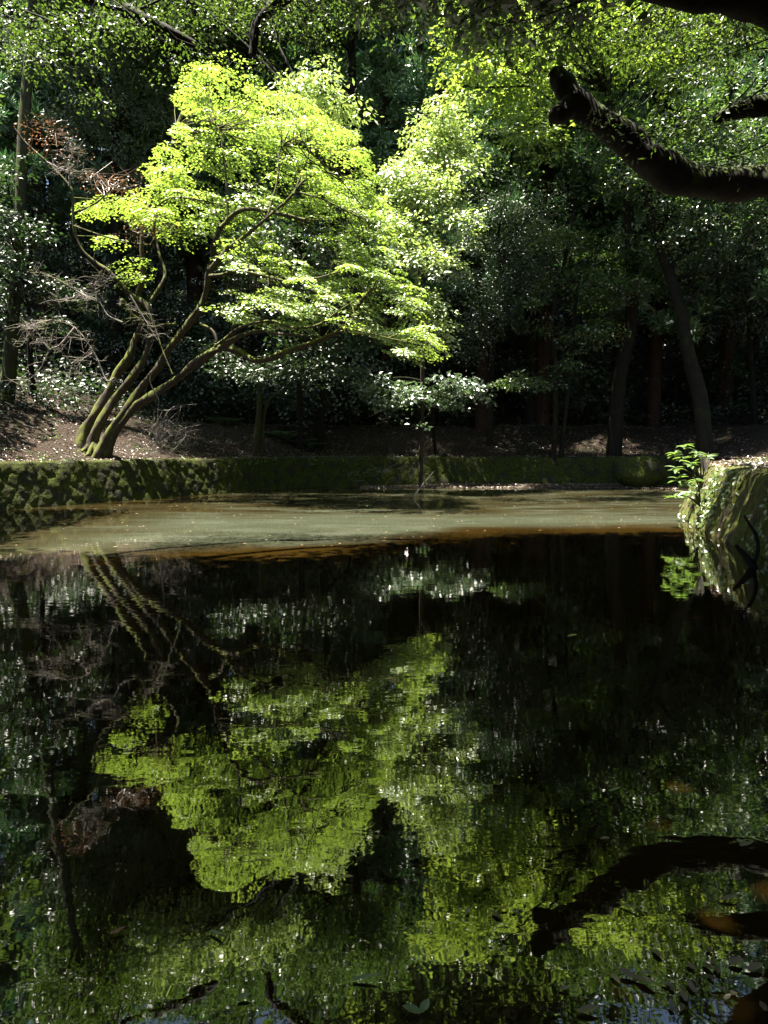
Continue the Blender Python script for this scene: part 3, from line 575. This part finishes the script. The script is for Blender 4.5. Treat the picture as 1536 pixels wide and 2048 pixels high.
more = [(960, 35, 1), (1080, 36, 0), (1230, 37.5, 1), (1440, 36, 1), (400, 37, 1), (480, 36, 0), (1640, 31, 0), (1130, 47, 0), (1350, 47, 1), (660, 49, 0), (980, 49, 1), (1250, 52, 0), (1500, 50, 0), (340, 57, 0)]
for i, (px, D, k) in enumerate(more):
    o = dup(ced[k], (0, 0, 0), 0, 1, 'one of the shaded cedars standing close together in the dark wood', 'shaded cedars in the dark wood'); put(o, px, D, i*2.11, 1.5 if 560 < px < 1000 and D > 42 else .85+.3*((i*5) % 7)/6)
def understorey(label, seed, h, leafm, LW):
    global R
    R = np.random.default_rng(seed); e = empty('understorey_tree', (0, 0, 0), label, 'tree', 'dark evergreens under the cedars')
    g = Geo(); T = np.array([(0, 0, -.5), (.15, .1, h*.4), (-.1, .1, h*.8)]); C = tube(g, T, [.11, .08, .03], 7, 6, .1); g.build('trunk', B_dark, e)
    bg = Geo(); lg = Geo(); cs = []
    for k in range(26):
        z = h*R.uniform(.16, 1.0); r = h*.36*math.sin(min(z/h*.85+.3, 1)*math.pi)+.3; a = R.random()*6.28; p = np.array((math.cos(a)*r, math.sin(a)*r, z)); s = C[int(min(z/h*.85, .98)*len(C)*.95)]
        B = tube(bg, [s, (s+p)/2+(0, 0, .15), p], [.035, .022, .008], 5, 4)
        for q in range(7): cs.append(B[R.integers(len(B)//3, len(B))]+R.normal(0, .28, 3))
    cs = np.array(cs); sprays(lg, cs, R.uniform(.35, .75, len(cs)), .2, 42, LW[0], LW[1], .7, .4)
    bg.build('branch', B_dark, e); lg.build('crown', leafm, e, smooth=False); R = np.random.default_rng(seed+9); return e
LAB = 'one of the dark evergreen understorey trees filling the gaps between shaded trunks'
und = [understorey(LAB, 31, 5.5, M_dark, (.15, .075)), understorey(LAB, 32, 7.5, M_dark, (.13, .06)), understorey(LAB, 33, 4.2, M_mid, (.15, .08))]
us = [(-30, 29, 0), (90, 31, 1), (170, 34, 0), (260, 33.5, 2), (330, 33, 1), (400, 36, 0), (450, 33, 0), (560, 34, 1), (640, 33.5, 0), (700, 35, 1), (760, 36.5, 2), (800, 38.5, 1), (880, 36.5, 0), (930, 37, 1), (1000, 38, 0), (1060, 36.5, 1), (1120, 37.5, 2), (1170, 36.5, 0), (1230, 39.5, 1), (1290, 38.5, 0), (1340, 37, 1), (1400, 39.5, 0), (1440, 37, 2), (1490, 36, 1), (1540, 37.5, 0), (1590, 33, 1), (720, 42, 1), (850, 43, 1), (950, 43, 0), (1080, 43, 1), (1200, 44, 1), (1330, 44, 1), (1450, 44, 1), (600, 41, 1), (480, 41, 1), (360, 41, 1), (240, 39, 1), (120, 38, 1), (0, 36, 1), (-60, 33, 1), (300, 46, 1), (180, 46, 1), (60, 44, 1), (540, 47, 1)]
for i, (px, D, k) in enumerate(us):
    o = und[k] if i < 1 else dup(und[k], (0, 0, 0), 0, 1, LAB); put(o, px, D, i*1.9, .8+.5*((i*3) % 5)/4)
for k in (1, 2): put(und[k], (210, 1010)[k-1], (36, 41)[k-1], .3, 1)

B_oak = bark_mat('oak_bark', (.004, .003, .0025), (.022, .017, .013), (.035, .045, .01), .5, 4.)
# --- big oak on the right bank, its sawn limb over the pond
def shade(x):
    # how far out over the pond the near crowns reach, cut to the shade edge wanted on the water
    return np.interp(x+2.5, [-14, -8, -5, -3, -1.2, .7, 2.2, 5, 6, 7, 14], [12.4, 11.4, 10.4, 10.1, 10.4, 11.7, 13.0, 13.2, 12.5, 12.5, 13])-1.0
def oak():
    org = np.array((10.2, 12.5, zg(10.2, 12.5)-.2)); e = empty('oak_tree', org, 'massive oak on the right bank with heavy black limb sawn off over the water', 'tree')
    g = Geo(); tube(g, [org, (10.1, 12.6, 4), at(1790, 330, 13.2), (9.4, 12.2, 13), (8.6, 11, 17)], [.75, .6, .55, .4, .2], 14, 8, .14); g.build('trunk', B_oak, e, org)
    def limb(pts, rp, nm='limb'):
        g = Geo(); tube(g, [at(*p) for p in pts], [r/F*pts[0][2] for r in rp], 20, 11, .13); return g.build(nm, B_oak, e, org)
    limb([(1790, 330, 13.2), (1640, 350, 13), (1536, 362, 13), (1440, 368, 12.9), (1350, 350, 12.8), (1290, 312, 12.7), (1240, 268, 12.6), (1185, 232, 12.6), (1150, 200, 12.6), (1128, 170, 12.6), (1108, 142, 12.6)], [40, 31, 29, 29, 32, 30, 25, 23, 23, 20, 15])
    limb([(1150, 205, 12.6), (1125, 225, 12.5), (1106, 232, 12.4)], [22, 19, 13], 'limb_stub')
    limb([(1790, 240, 12.6), (1640, 215, 12.4), (1536, 212, 12.3), (1490, 216, 12.2), (1432, 238, 12.1)], [30, 22, 19, 17, 9])
    limb([(1760, 160, 12), (1640, 90, 10), (1550, 25, 9.3), (1470, 2, 9), (1390, -4, 8.8), (1300, -18, 8.6), (1100, -80, 8.4), (900, -140, 8.2)], [40, 33, 22, 19, 16, 13, 10, 5])
    limb([(1790, 100, 12), (1500, -120, 10.5), (1250, -200, 11), (1000, -160, 11.4), (860, -60, 11.8)], [30, 24, 18, 11, 4])
    limb([(1790, 100, 12), (1600, -250, 7), (1400, -500, 5), (900, -800, 4)], [30, 24, 18, 9])
    lg = Geo(); tg = Geo(); cs = []
    # unseen leafy ceiling added to shade the near water (z 8.5-12.5) with gaps
    for k in range(2800):
        x, y = R.uniform(-6, 14), R.uniform(-8, 15.5)
        if y > shade(x)-.3: continue
        if math.hypot(x+1.65, y-1.25) < .75: continue  # gap opened so sun reaches the floating leaves at lower right
        if math.sin(x*1.3+2.1)*math.sin(y*1.15+.4) > .93: continue
        cs.append((x, y, R.uniform(9.2, 12.6)*(1-sstep(8, 11, y))+R.uniform(8.7, 11.2)*sstep(8, 11, y)))
    n_top = len(cs)
    for px, py, sx, sy, D, n in ((880, 20, 60, 30, 11.6, 10), (1000, 30, 60, 35, 11.8, 12), (1120, 60, 70, 45, 12, 16), (1250, 60, 80, 50, 12.4, 18), (1400, 130, 90, 50, 12.6, 20), (1480, 200, 70, 60, 12.4, 14), (1350, 220, 70, 40, 12.4, 14), (1470, 60, 70, 40, 11, 12), (1500, 300, 50, 30, 12.4, 6), (700, 5, 60, 20, 11.6, 6), (790, -5, 70, 25, 12, 24), (900, -20, 60, 25, 12, 14), (1215, 225, 40, 18, 12.2, 4), (1290, 245, 40, 18, 12.2, 4), (1140, 25, 60, 30, 12, 22), (1260, 25, 60, 30, 12, 22), (1380, 30, 60, 30, 12, 24), (1500, 40, 60, 40, 12, 24), (1000, -50, 70, 30, 12, 20), (1150, -50, 70, 30, 12, 20), (1300, -50, 70, 30, 12, 20), (1420, -50, 70, 30, 12, 20), (1540, -50, 70, 30, 12, 20), (850, -55, 70, 30, 12, 20)):
        for k in range(int(n*.55)): cs.append(tuple(at(px+R.normal(0, sx*.6), py+R.normal(0, sy*.6), D+R.normal(0, .4))))
    cs = np.array(cs)
    sprays(lg, cs[:n_top], R.uniform(.7, 1.15, n_top), .12, 100, .21, .12, .5, .35)
    hg = Geo(); sprays(hg, cs[n_top:], R.uniform(.35, .6, len(cs)-n_top), .2, 44, .10, .038, .7, .5, .7, .5)
    hg.build('hanging_foliage', M_hang, e, org, False)
    for q in cs[::3]:
        s = q+(R.uniform(.4, 1.4), R.uniform(-.8, .4), R.uniform(.2, .7)); tube(tg, [s, (s+q)/2+R.normal(0, .1, 3), q, q-(.3, .1, .15)], [.016, .012, .008, .004], 4, 2)
    tg.build('twigs', B_oak, e, org)['kind'] = 'stuff'
    lg.build('crown', M_oak, e, org, False)
oak()
def near_tree():
    org = np.array((-10.5, 4.5, zg(-10.5, 4.5)-.2)); e = empty('overhanging_tree', org, 'near tree hanging small bright green leaves into the top left corner', 'tree')
    g = Geo(); tube(g, [org, (-10.2, 5, 5), (-9.2, 6, 9), (-7.5, 7, 12)], [.5, .42, .32, .18], 12, 8, .12); g.build('trunk', B_dark, e, org)
    bs = [[(-9.6, 5.6, 7.5), at(-150, -60, 10), at(80, -30, 11), at(250, 20, 11.6), at(340, -10, 12)], [(-9.2, 6, 9), at(100, -200, 10), at(420, -90, 11), at(600, -30, 11.6), at(700, 10, 11.8)], [(-9.2, 6, 9), (-5, 4, 10.5), (-2, 2, 11), (1, 0, 11.4)], [(-9, 6.2, 9.5), at(200, -350, 8), at(500, -400, 8), at(900, -420, 8)], [at(250, 20, 11.6), at(330, 60, 11.6), at(390, 90, 11.7)], [at(600, -30, 11.6), at(520, 40, 11.7), at(505, 110, 11.7)]]
    for b_ in bs:
        g = Geo(); tube(g, b_, [.12, .09, .06, .03, .015][:len(b_)], 7, 6, .12); g.build('branch', B_dark, e, org)
    cs = []; lg = Geo(); tg = Geo()
    for k in range(2650):  # unseen ceiling of leaves added to darken the near water
        if k > 2350: x, y = (R.uniform(-13.5, -10), R.uniform(11, 17)) if k < 2520 else (R.uniform(-18, -13.5), R.uniform(15, 24))  # outer clusters added out of view to dapple the left wall and bank
        else: x, y = R.uniform(-17, 3), R.uniform(-8, 15.5)
        if k <= 2350 and y > shade(x)-.3: continue
        if math.hypot(x+1.65, y-1.25) < .75: continue  # same sun gap as in the oak ceiling
        if math.sin(x*1.2+.6)*math.sin(y*1.1+1.9) > .93: continue
        cs.append((x, y, R.uniform(9.2, 12.6)*(1-sstep(8, 11, y))+R.uniform(8.7, 11.2)*sstep(8, 11, y)))
    n0 = len(cs)
    for px, py, sx, sy, D, n in ((40, 40, 60, 45, 11, 26), (150, 60, 60, 40, 11.2, 16), (60, 110, 40, 20, 11.2, 8), (250, 30, 50, 35, 11.6, 12), (330, 50, 50, 40, 11.8, 12), (450, 20, 50, 25, 11.8, 10), (560, 30, 50, 30, 11.8, 11), (640, 80, 30, 30, 11.8, 7), (510, 120, 30, 40, 11.9, 6), (380, 110, 35, 35, 12, 7), (180, 170, 25, 30, 11.5, 4), (610, 20, 60, 20, 11.6, 8), (700, 0, 70, 25, 12, 12), (560, -5, 60, 25, 12, 12), (420, -5, 60, 25, 12, 10), (250, -60, 70, 30, 12, 8), (400, -60, 70, 30, 12, 8), (550, -60, 70, 30, 12, 8), (700, -60, 70, 30, 12, 8), (100, -60, 70, 30, 12, 8)):
        for k in range(int(n*.75)): cs.append(tuple(at(px+R.normal(0, sx*.6), py+R.normal(0, sy*.6), D+R.normal(0, .4))))
    cs = np.array(cs)
    sprays(lg, cs[:n0], R.uniform(.7, 1.15, n0), .12, 100, .21, .12, .5, .35)
    hg = Geo(); sprays(hg, cs[n0:], R.uniform(.3, .5, len(cs)-n0), .18, 58, .058, .03, .6, .5, .7, .3)
    hg.build('hanging_foliage', M_hang, e, org, False)
    for q in cs[n0-60:]:
        s = q+(R.uniform(-.9, .2), R.uniform(-.5, .3), R.uniform(.15, .5)); tube(tg, [s, (s+q)/2+R.normal(0, .06, 3), q], [.012, .008, .004], 4, 2)
    tg.build('twigs', B_dark, e, org)['kind'] = 'stuff'
    lg.build('crown', M_oak, e, org, False)
near_tree()

for i, (x, y, k, s_) in enumerate([(-19, 6, 0, 1), (-21, 13, 1, 1), (-22, 18.5, 0, 1.05), (-13, -5, 0, .9), (-6, -9, 1, 1), (1, -10, 0, 1), (8, -9, 1, .9), (13, -3, 0, 1), (15, 4, 1, 1), (17, 11, 0, 1), (20, 18, 1, 1), (24, 14, 1, 1), (23, 24, 0, 1)]):  # out-of-view ring of trees added to keep skylight off the pond
    o = dup(ced[k], (x, y, zg(x, y)), i*1.3, s_, 'one of the unseen cedars added beside and behind the viewpoint to block skylight', 'unseen cedars added round the pond to block skylight')
# ------------------------------------------------------------------ undergrowth and small plants
def scatter(n, x0, x1, y0, y1, smin, smax):
    P = np.stack([R.uniform(x0, x1, n), R.uniform(y0, y1, n)], 1); sd = pond_sd(P[:, 0], P[:, 1]); P = P[(sd > smin) & (sd < smax)]
    return np.concatenate([P, ground(P[:, 0], P[:, 1])[:, None]], 1)
g = Geo(); P = scatter(30000, -34, 30, 14, 66, 5.8, 36); P = P[R.random(len(P)) < .62]; P[:, 2] += R.uniform(.15, 1.1, len(P))
sprays(g, P, R.uniform(.35, .9, len(P)), .3, 24, .17, .085, .7, .5)
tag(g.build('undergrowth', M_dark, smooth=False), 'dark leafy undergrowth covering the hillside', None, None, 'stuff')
g = Geo(); P = scatter(60000, -16, 16, 9, 37, .35, 6); n = len(P); P[:, 2] = np.where((pond_sd(P[:, 0], P[:, 1]) < 1.0) & (P[:, 1] > 9), np.maximum(P[:, 2], 1.28), P[:, 2])+.015+.02*R.random(n)
N = R.normal(0, .35, (n, 3))+(0, 0, 1); leaves(g, P, N, R.normal(0, 1, (n, 3)), R.uniform(.05, .12, n), R.uniform(.03, .055, n), .25, .1)
P = scatter(5000, -1, 12, 27.5, 30.6, -2.1, .05); n = len(P); P[:, 2] = np.maximum(P[:, 2], .0)+.02+.03*R.random(n)
N = R.normal(0, .35, (n, 3))+(0, 0, 1); leaves(g, P, N, R.normal(0, 1, (n, 3)), R.uniform(.05, .12, n), R.uniform(.03, .055, n), .25, .1)
tag(g.build('leaf_litter', M_litter, smooth=False), 'fallen brown leaves on the banks', None, None, 'stuff')
g = Geo(); P = np.concatenate([scatter(1300, -15, 12, 10, 36, .3, 5.5), scatter(5000, -15, 3, 10, 32, .25, .5)]); P[:, 2] = np.where(pond_sd(P[:, 0], P[:, 1]) < .55, R.uniform(.95, 1.3, len(P)), P[:, 2]); n = len(P)
sprays(g, P+(0, 0, .08), R.uniform(.06, .2, n), .3, 9, .09, .045, .7, .4)
tag(g.build('ground_cover', M_mid, smooth=False), 'small green seedlings on the banks', None, None, 'stuff')
# flecks on the film
g = Geo(); n = 420; P = np.stack([R.uniform(-9, 8, n), 11+18*R.random(n)**1.3, np.full(n, .006)], 1); P = P[(pond_sd(P[:, 0], P[:, 1]) < -.3) & (P[:, 1] > np.interp(P[:, 0], [e_[0] for e_ in edge], [e_[1] for e_ in edge])-.3)]; n = len(P)
leaves(g, P, R.normal(0, .05, (n, 3))+(0, 0, 1), R.normal(0, 1, (n, 3)), R.uniform(.04, .1, n), R.uniform(.02, .05, n), .1)
tag(g.build('floating_debris', M_float, smooth=False), 'tan leaf flecks drifting on the dusty far water', None, None, 'stuff')

# ferns, each one a plant
def fern(label, loc, size, n=11):
    e = empty('fern', loc, label, 'fern', 'ferns at the foot of the slope'); 
    g = Geo()
    for k in range(n):
        a = k/n*6.283+R.normal(0, .2); d = np.array((math.cos(a), math.sin(a), 0)); t = np.linspace(0, 1, 22)[:, None]; ln = size*R.uniform(.75, 1.15)
        C = d*ln*t+np.array((0, 0, 1))*ln*(.95*t-.75*t*t); T = norm(np.gradient(C, axis=0)); S = np.cross(T, (0, 0, 1.)); S = norm(S); Nn = np.cross(S, T)
        wl = (.26*ln*np.sin(np.clip(t*1.05+.08, 0, 1)*math.pi)**.7)[:, 0]
        for s in (1, -1): leaves(g, C[2:], Nn[2:]+R.normal(0, .1, (20, 3)), S[2:]*s+T[2:]*.4, wl[2:], .055*ln, .05, .12)
    g.build('fronds', M_fern, e, smooth=False); return e
fspots = [((575, 838), 'pale sunlit fern below the two-stemmed tree, on its right'), ((600, 815), 'upper sunlit fern on the slope behind the two-stemmed tree'), ((560, 800), 'fern standing behind the fork of the two-stemmed tree'), ((622, 842), 'rightmost fern of the sunlit clump at the foot of the slope'), ((462, 830), 'shaded fern left of the two-stemmed tree'), ((440, 845), 'small dim fern on the path edge left of the two-stemmed tree'), ((960, 830), 'fern under the glittering evergreen'), ((930, 825), 'pale fern just left of the glittering evergreen trunk'), ((1200, 838), 'fern beside the leaning broadleaf trunk on its left'), ((1270, 838), 'bright low fern between the broadleaf trunk and red cedar trunk')]
f0 = None
for (px, py), lab in fspots:
    D = {True: 31.5, False: 36.6}[px < 700]; x = (px-768)/F*D; loc = (x, D, zg(x, D))
    fern(lab, loc, R.uniform(.8, 1.15))

# large-leaved plants on the corner of the right wall
M_big = leaf_mat('broad_glossy_leaf', [(.05, .11, .02), (.08, .15, .03), (.11, .18, .04)], (.2, .34, .04), .4, .28, .6)
def blade(g, base, d, nrm, Lf, Wf, bend=.25):
    t = np.linspace(0, 1, 7); d = norm(d); nrm = norm(nrm-(nrm@d)*d); s = np.cross(nrm, d); wv = Wf*.5*np.sin(np.clip(t**.85, 0, 1)*math.pi)**.8; wv[0] = .006; wv[-1] = .001
    c = base+np.outer(t*Lf, d)-np.outer(t*t*Lf*bend, nrm); V = np.concatenate([c+np.outer(wv, s)+np.outer(wv*.3, nrm), c, c-np.outer(wv, s)+np.outer(wv*.3, nrm)])
    i = np.arange(6); g.add(V, np.concatenate([np.stack([i, i+1, i+8, i+7], 1), np.stack([i+7, i+8, i+15, i+14], 1)]))
def leafy_shrub(label, base, shoots, Lf, Wf, whorl):
    e = empty('broadleaf_shrub', base, label, 'shrub'); sg = Geo(); lg = Geo()
    for tip in shoots:
        tip = np.asarray(tip); md = (base+tip)/2+(0, -.05, .08); tube(sg, [base, md, tip], [.022, .016, .01], 6, 5)
        for k in range(whorl):
            a = k*2.4+R.random(); d = np.array((math.cos(a), math.sin(a), R.uniform(-.15, .55))); blade(lg, tip-(0, 0, .012*k), d, np.array((0, 0, 1.))+R.normal(0, .2, 3), Lf*R.uniform(.75, 1.15), Wf*R.uniform(.8, 1.1))
    sg.build('stem', B_green, e, base); lg.build('leaves', M_big, e, base); return e
leafy_shrub('dark broad-leaved shrub standing at the back corner of the right wall', at(1402, 968, 15.6), [at(1370, 890, 15.3), at(1350, 905, 15.4), at(1395, 905, 15.2), at(1352, 935, 15.2), at(1382, 925, 15.0), at(1412, 910, 15.5), at(1368, 915, 15.6), at(1355, 955, 15.1), at(1375, 965, 15.1)], .24, .085, 9)
leafy_shrub('bright sunlit sprig of large leaves springing from the right wall corner', at(1400, 1012, 14.2), [at(1391, 958, 14.0), at(1378, 982, 13.9), at(1352, 992, 14.0)], .26, .09, 7)
# dry flower stalk beside it
g = Geo(); q = at(1412, 945, 14.6)
for k in range(5): tube(g, [q, at(1413+k*2-4, 930, 14.6), at(1414+k*3-6, 905+6*(k % 3), 14.6)], [.014, .01, .006], 5, 4)
for k in range(30): c = at(1403+R.normal(0, 4), 912+R.normal(0, 4), 14.6); tube(g, [at(1406, 945, 14.6), c], [.003, .003], 3, 2); 
tag(g.build('dry_stalk', B_grey, origin=q), 'dry brown flower stalk standing between the two broad-leaved shrubs', 'plant')
# ivy on the wall face
Wv = np.array([v.co for v in rw.data.vertices]); 
sel = Wv[(Wv[:, 2] > .05) & (Wv[:, 2] < 1.26) & (Wv[:, 1] > 9.0) & (Wv[:, 1] < 17.5)]
cy_ = sel[:, 1]; pr = np.exp(-((cy_-13.7)/.75)**2)*.9+np.exp(-((cy_-12.5)/.35)**2)*.4*(sel[:, 2] > .6)+np.exp(-((cy_-10.6)/.25)**2)*.3+.015+.25*np.exp(-((cy_-16)/.6)**2)
pk = sel[R.random(len(sel)) < pr*.6]; n = len(pk)
g = Geo(); nn = np.tile(np.array((-.85, .1, .5)), (n, 1)); leaves(g, pk+nn*R.uniform(.02, .07, (n, 1)), nn+R.normal(0, .4, (n, 3)), R.normal(0, .5, (n, 3))+(0, 0, -.7), R.uniform(.07, .12, n), R.uniform(.055, .09, n), .15)
print('ivy', n, len(sel), pk.min(0), pk.max(0)); iv = g.build('ivy', M_ivy, smooth=False); tag(iv, 'green ivy spilling over the sunlit corner of the right wall', 'ivy')
# ------------------------------------------------------------------ sticks
def sticks(name, label, cat, base, strokes, mat, origin=None):
    g = Geo()
    for pts, r0 in strokes: tube(g, pts, list(np.linspace(r0, r0*.4, len(pts))), 6, 5, .12)
    return tag(g.build(name, mat, origin=base), label, cat)
D = 9.2
sticks('snag_branch', 'black forked branch sticking out of the water below the right wall', 'branch', at(1508, 1176, D), [([at(1514, 1226, D), at(1509, 1146, D), at(1505, 1126, D)], .075), ([at(1506, 1131, D), at(1490, 1111, D), at(1471, 1090, D)], .06), ([at(1506, 1126, D), at(1516, 1101, D), at(1512, 1071, D), at(1500, 1051, D), at(1488, 1031, D)], .035)], B_dark)
D = 23
st_ = [([at(828, 992, D), at(845, 970, D-.1), at(862, 950, D-.2), at(869, 942, D-.2)], .018)]
for k in range(10):
    u = R.random(); a = at(830+35*u, 990-44*u, D-.1); st_.append(([a, a+(R.normal(0, .12), R.normal(0, .1), R.uniform(.08, .28))], .008))
sticks('dead_twig', 'thin pale dead twig poking up from the far water at centre', 'twig', at(828, 994, D), st_, B_grey)
st_ = []
for k in range(46):
    a = at(R.normal(325, 22), R.uniform(855, 910), R.uniform(20.6, 22.3)); a[2] = max(a[2], zg(a[0], a[1])); dv = np.array((R.uniform(-.4, .9), R.normal(0, .3), R.uniform(.0, .8))); st_.append(([a, a+dv*.5+R.normal(0, .08, 3), a+dv], .011))
    for t in range(3): st_.append(([a+dv*.6, a+dv*.6+R.normal(0, .22, 3)], .005))
for pts in ([(312, 890), (315, 840), (318, 800)], [(320, 850), (345, 815), (395, 808)], [(315, 820), (340, 820), (370, 812)], [(318, 800), (300, 760), (315, 720)]): st_.append(([at(x, y, 20.8) for x, y in pts], .016))
sticks('brush_heap', 'tangle of bare grey dead twigs on the bank right of the maple base', 'brushwood', at(325, 905, 21.4), st_, B_grey)
st_ = []
for k in range(40):
    a = at(R.normal(320, 45), R.uniform(915, 955), 20.3+R.uniform(.4, .9)); a[1] = 21.6-(a[0]+8)*-.2; dv = np.array((R.normal(.1, .35), -.15, R.uniform(-.55, .1))); st_.append(([a, a+dv*.5+R.normal(0, .05, 3), a+dv], .007))
st_ = []
for k in range(16):
    a = at(R.uniform(690, 790), R.uniform(940, 962), 29.3); dv = np.array((R.normal(0, .6), R.normal(-.2, .2), R.uniform(-.1, .5))); st_.append(([a, a+dv*.5+R.normal(0, .08, 3), a+dv], .012))
sticks('fallen_branch', 'fallen bare branch lying against the dark far wall', 'branch', at(740, 955, 29.3), st_, B_grey)
for k in range(16):
    x, y = [(-9.6, 21), (-8.7, 23.2), (-7.4, 25.6), (-6.6, 27.6), (-11, 20.5), (-5, 30.9), (-2, 32), (1, 32.2), (4, 32.4), (7, 32.5), (9, 32), (-11.8, 22.5), (7.6, 13.2), (8.3, 12), (-8, 26.8), (3, 31.6)][k]
    a = R.random()*6.28; ln = R.uniform(.3, .8); b_ = np.array((x, y, zg(x, y)+.05)); dv = np.array((math.cos(a)*ln, math.sin(a)*ln, 0)); mid = b_+dv*.5+R.normal(0, .06, 3); e_ = b_+dv; mid[2] = zg(mid[0], mid[1])+.06; e_[2] = zg(e_[0], e_[1])+.05
    o = sticks('fallen_stick', 'short bare stick lying on the leaf litter of the bank', 'stick', b_, [([b_, mid, e_], .014), ([mid, mid+dv*.25+R.normal(0, .08, 3)*(1, 1, .2)], .008)], B_grey); o['group'] = 'sticks on the bank'
# mossy boulder by the far right wall
g = Geo(); nb = 28; th = np.linspace(0, math.pi, nb//2)[:, None]; ph = np.linspace(0, 2*math.pi, nb, endpoint=False)[None]; 
d = np.stack([np.sin(th)*np.cos(ph), np.sin(th)*np.sin(ph), np.cos(th)+0*ph], -1); rr = 1+.18*wob(d[..., 0]*4+3, d[..., 1]*4+d[..., 2]*3)
b0 = at(1280, 945, 29.0); V = b0+d*rr[..., None]*(1.1, .6, .75); h_, w2 = V.shape[:2]; i = np.arange(h_-1)[:, None]*w2; j = np.arange(w2)[None]; j2 = (j+1) % w2
g.add(V.reshape(-1, 3), np.stack([i+j, i+w2+j, i+w2+j2, i+j2], -1).reshape(-1, 4)); tag(g.build('boulder', M_wall, origin=b0), 'dim mossy boulder against the far wall on the right', 'rock')

# ------------------------------------------------------------------ leaves floating close by
def big_leaf(name, label, px, py, ln, wd, ang, mat, group=None, curl=.12, z=.008, second=None):
    u = (px-768)/F; v = (1024-py)/F; y = math.cos(PITCH)-math.sin(PITCH)*v; zz = math.sin(PITCH)+math.cos(PITCH)*v; t = -CAM_H/zz
    p = np.array((u*t, y*t, z)); g = Geo(); d = np.array((math.cos(ang), math.sin(ang), .05)); blade(g, p, d, np.array((0, 0, 1.)), ln, wd, -curl)
    if second: d2 = np.array((math.cos(second), math.sin(second), .08)); blade(g, p, d2, np.array((0, 0, 1.)), ln*.85, wd*.9, -curl)
    return tag(g.build(name, mat, origin=p), label, 'leaf', group)
def plain(name, c, tr=(.1, .06, .03)): return leaf_mat(name, [c, c], tr, .12, .4, .5)
L_brown, L_grey = plain('brown_leaf', (.13, .075, .04)), plain('grey_leaf', (.2, .17, .14))
L_tan, L_pink, L_red, L_yel, L_green = plain('tan_leaf', (.26, .18, .11)), plain('pinkish_leaf', (.3, .18, .13)), plain('red_leaf', (.3, .06, .02)), plain('yellow_leaf', (.45, .28, .03)), plain('pale_green_leaf', (.2, .24, .1), (.2, .3, .1))
GR = 'leaves floating on the near water'
big_leaf('floating_leaf', 'pale paired green leaves floating at the bottom edge, just right of centre', 842, 2030, .055, .028, 2.9, L_green, GR, second=1.0)
big_leaf('floating_leaf', 'wide tan leaf floating near the bottom edge on the right', 1155, 2028, .065, .025, .1, L_tan, GR)
big_leaf('floating_leaf', 'rounded pinkish leaf floating in the bottom right, highest of its cluster', 1458, 1932, .05, .03, .2, L_pink, GR)
big_leaf('floating_leaf', 'folded brown leaf pair lying above the wide tan leaf', 1270, 1960, .06, .03, -.6, L_tan, GR, second=2.6)
big_leaf('floating_leaf', 'tan leaf at the right edge beside the rounded pinkish leaf', 1495, 1945, .06, .026, .3, L_tan, GR)
big_leaf('floating_leaf', 'long grey-tan curled leaf floating on the dark reflection of the limb', 1440, 1803, .07, .02, .15, L_tan, GR)
big_leaf('floating_leaf', 'small tan leaf floating under the limb reflection at right', 1480, 1695, .06, .024, .2, L_tan, GR)
big_leaf('floating_leaf', 'red-brown leaf floating alone on the left dark water', 220, 1872, .05, .018, .5, L_red, GR)
big_leaf('floating_leaf', 'small yellow leaf on the maple reflection at centre', 683, 1757, .045, .02, -.2, L_yel, GR)
big_leaf('floating_leaf', 'olive narrow leaf floating left of centre near the bottom', 420, 1866, .06, .013, -.5, L_green, GR)
big_leaf('floating_leaf', 'pale green curved leaf floating at bottom centre', 705, 1963, .085, .016, .05, L_green, GR)
big_leaf('floating_leaf', 'small faint green leaf near the bottom left of centre', 475, 2002, .04, .016, .3, L_green, GR)
big_leaf('floating_leaf', 'small pink leaf on the reflected leaves right of centre', 932, 1830, .025, .016, 1.0, L_pink, GR)
big_leaf('floating_leaf', 'orange leaf fleck beside the reflected sawn limb end', 1003, 1822, .03, .014, .5, L_yel, GR)
big_leaf('floating_leaf', 'pale moth-like leaf floating right of the maple reflection', 1218, 1585, .06, .02, .3, L_green, GR)
big_leaf('floating_leaf', 'tiny orange leaf floating on the right middle water', 1135, 1275, .09, .05, .2, L_yel, GR)
big_leaf('floating_leaf', 'brown stick-like leaf floating beside the limb reflection', 1240, 1812, .075, .012, -.5, L_tan, GR)
for k in range(30):
    px, py = (R.uniform(1270, 1536), R.uniform(1900, 2046)) if k < 18 else (R.uniform(900, 1536), R.uniform(1500, 2040))
    big_leaf('floating_leaf', 'small brown leaf among the scattered litter floating in the lower right', px, py, R.uniform(.018, .045), R.uniform(.012, .022), R.random()*6.28, [L_tan, L_brown, L_pink, L_brown, L_grey][k % 5], GR, R.uniform(-.1, .3), .006)
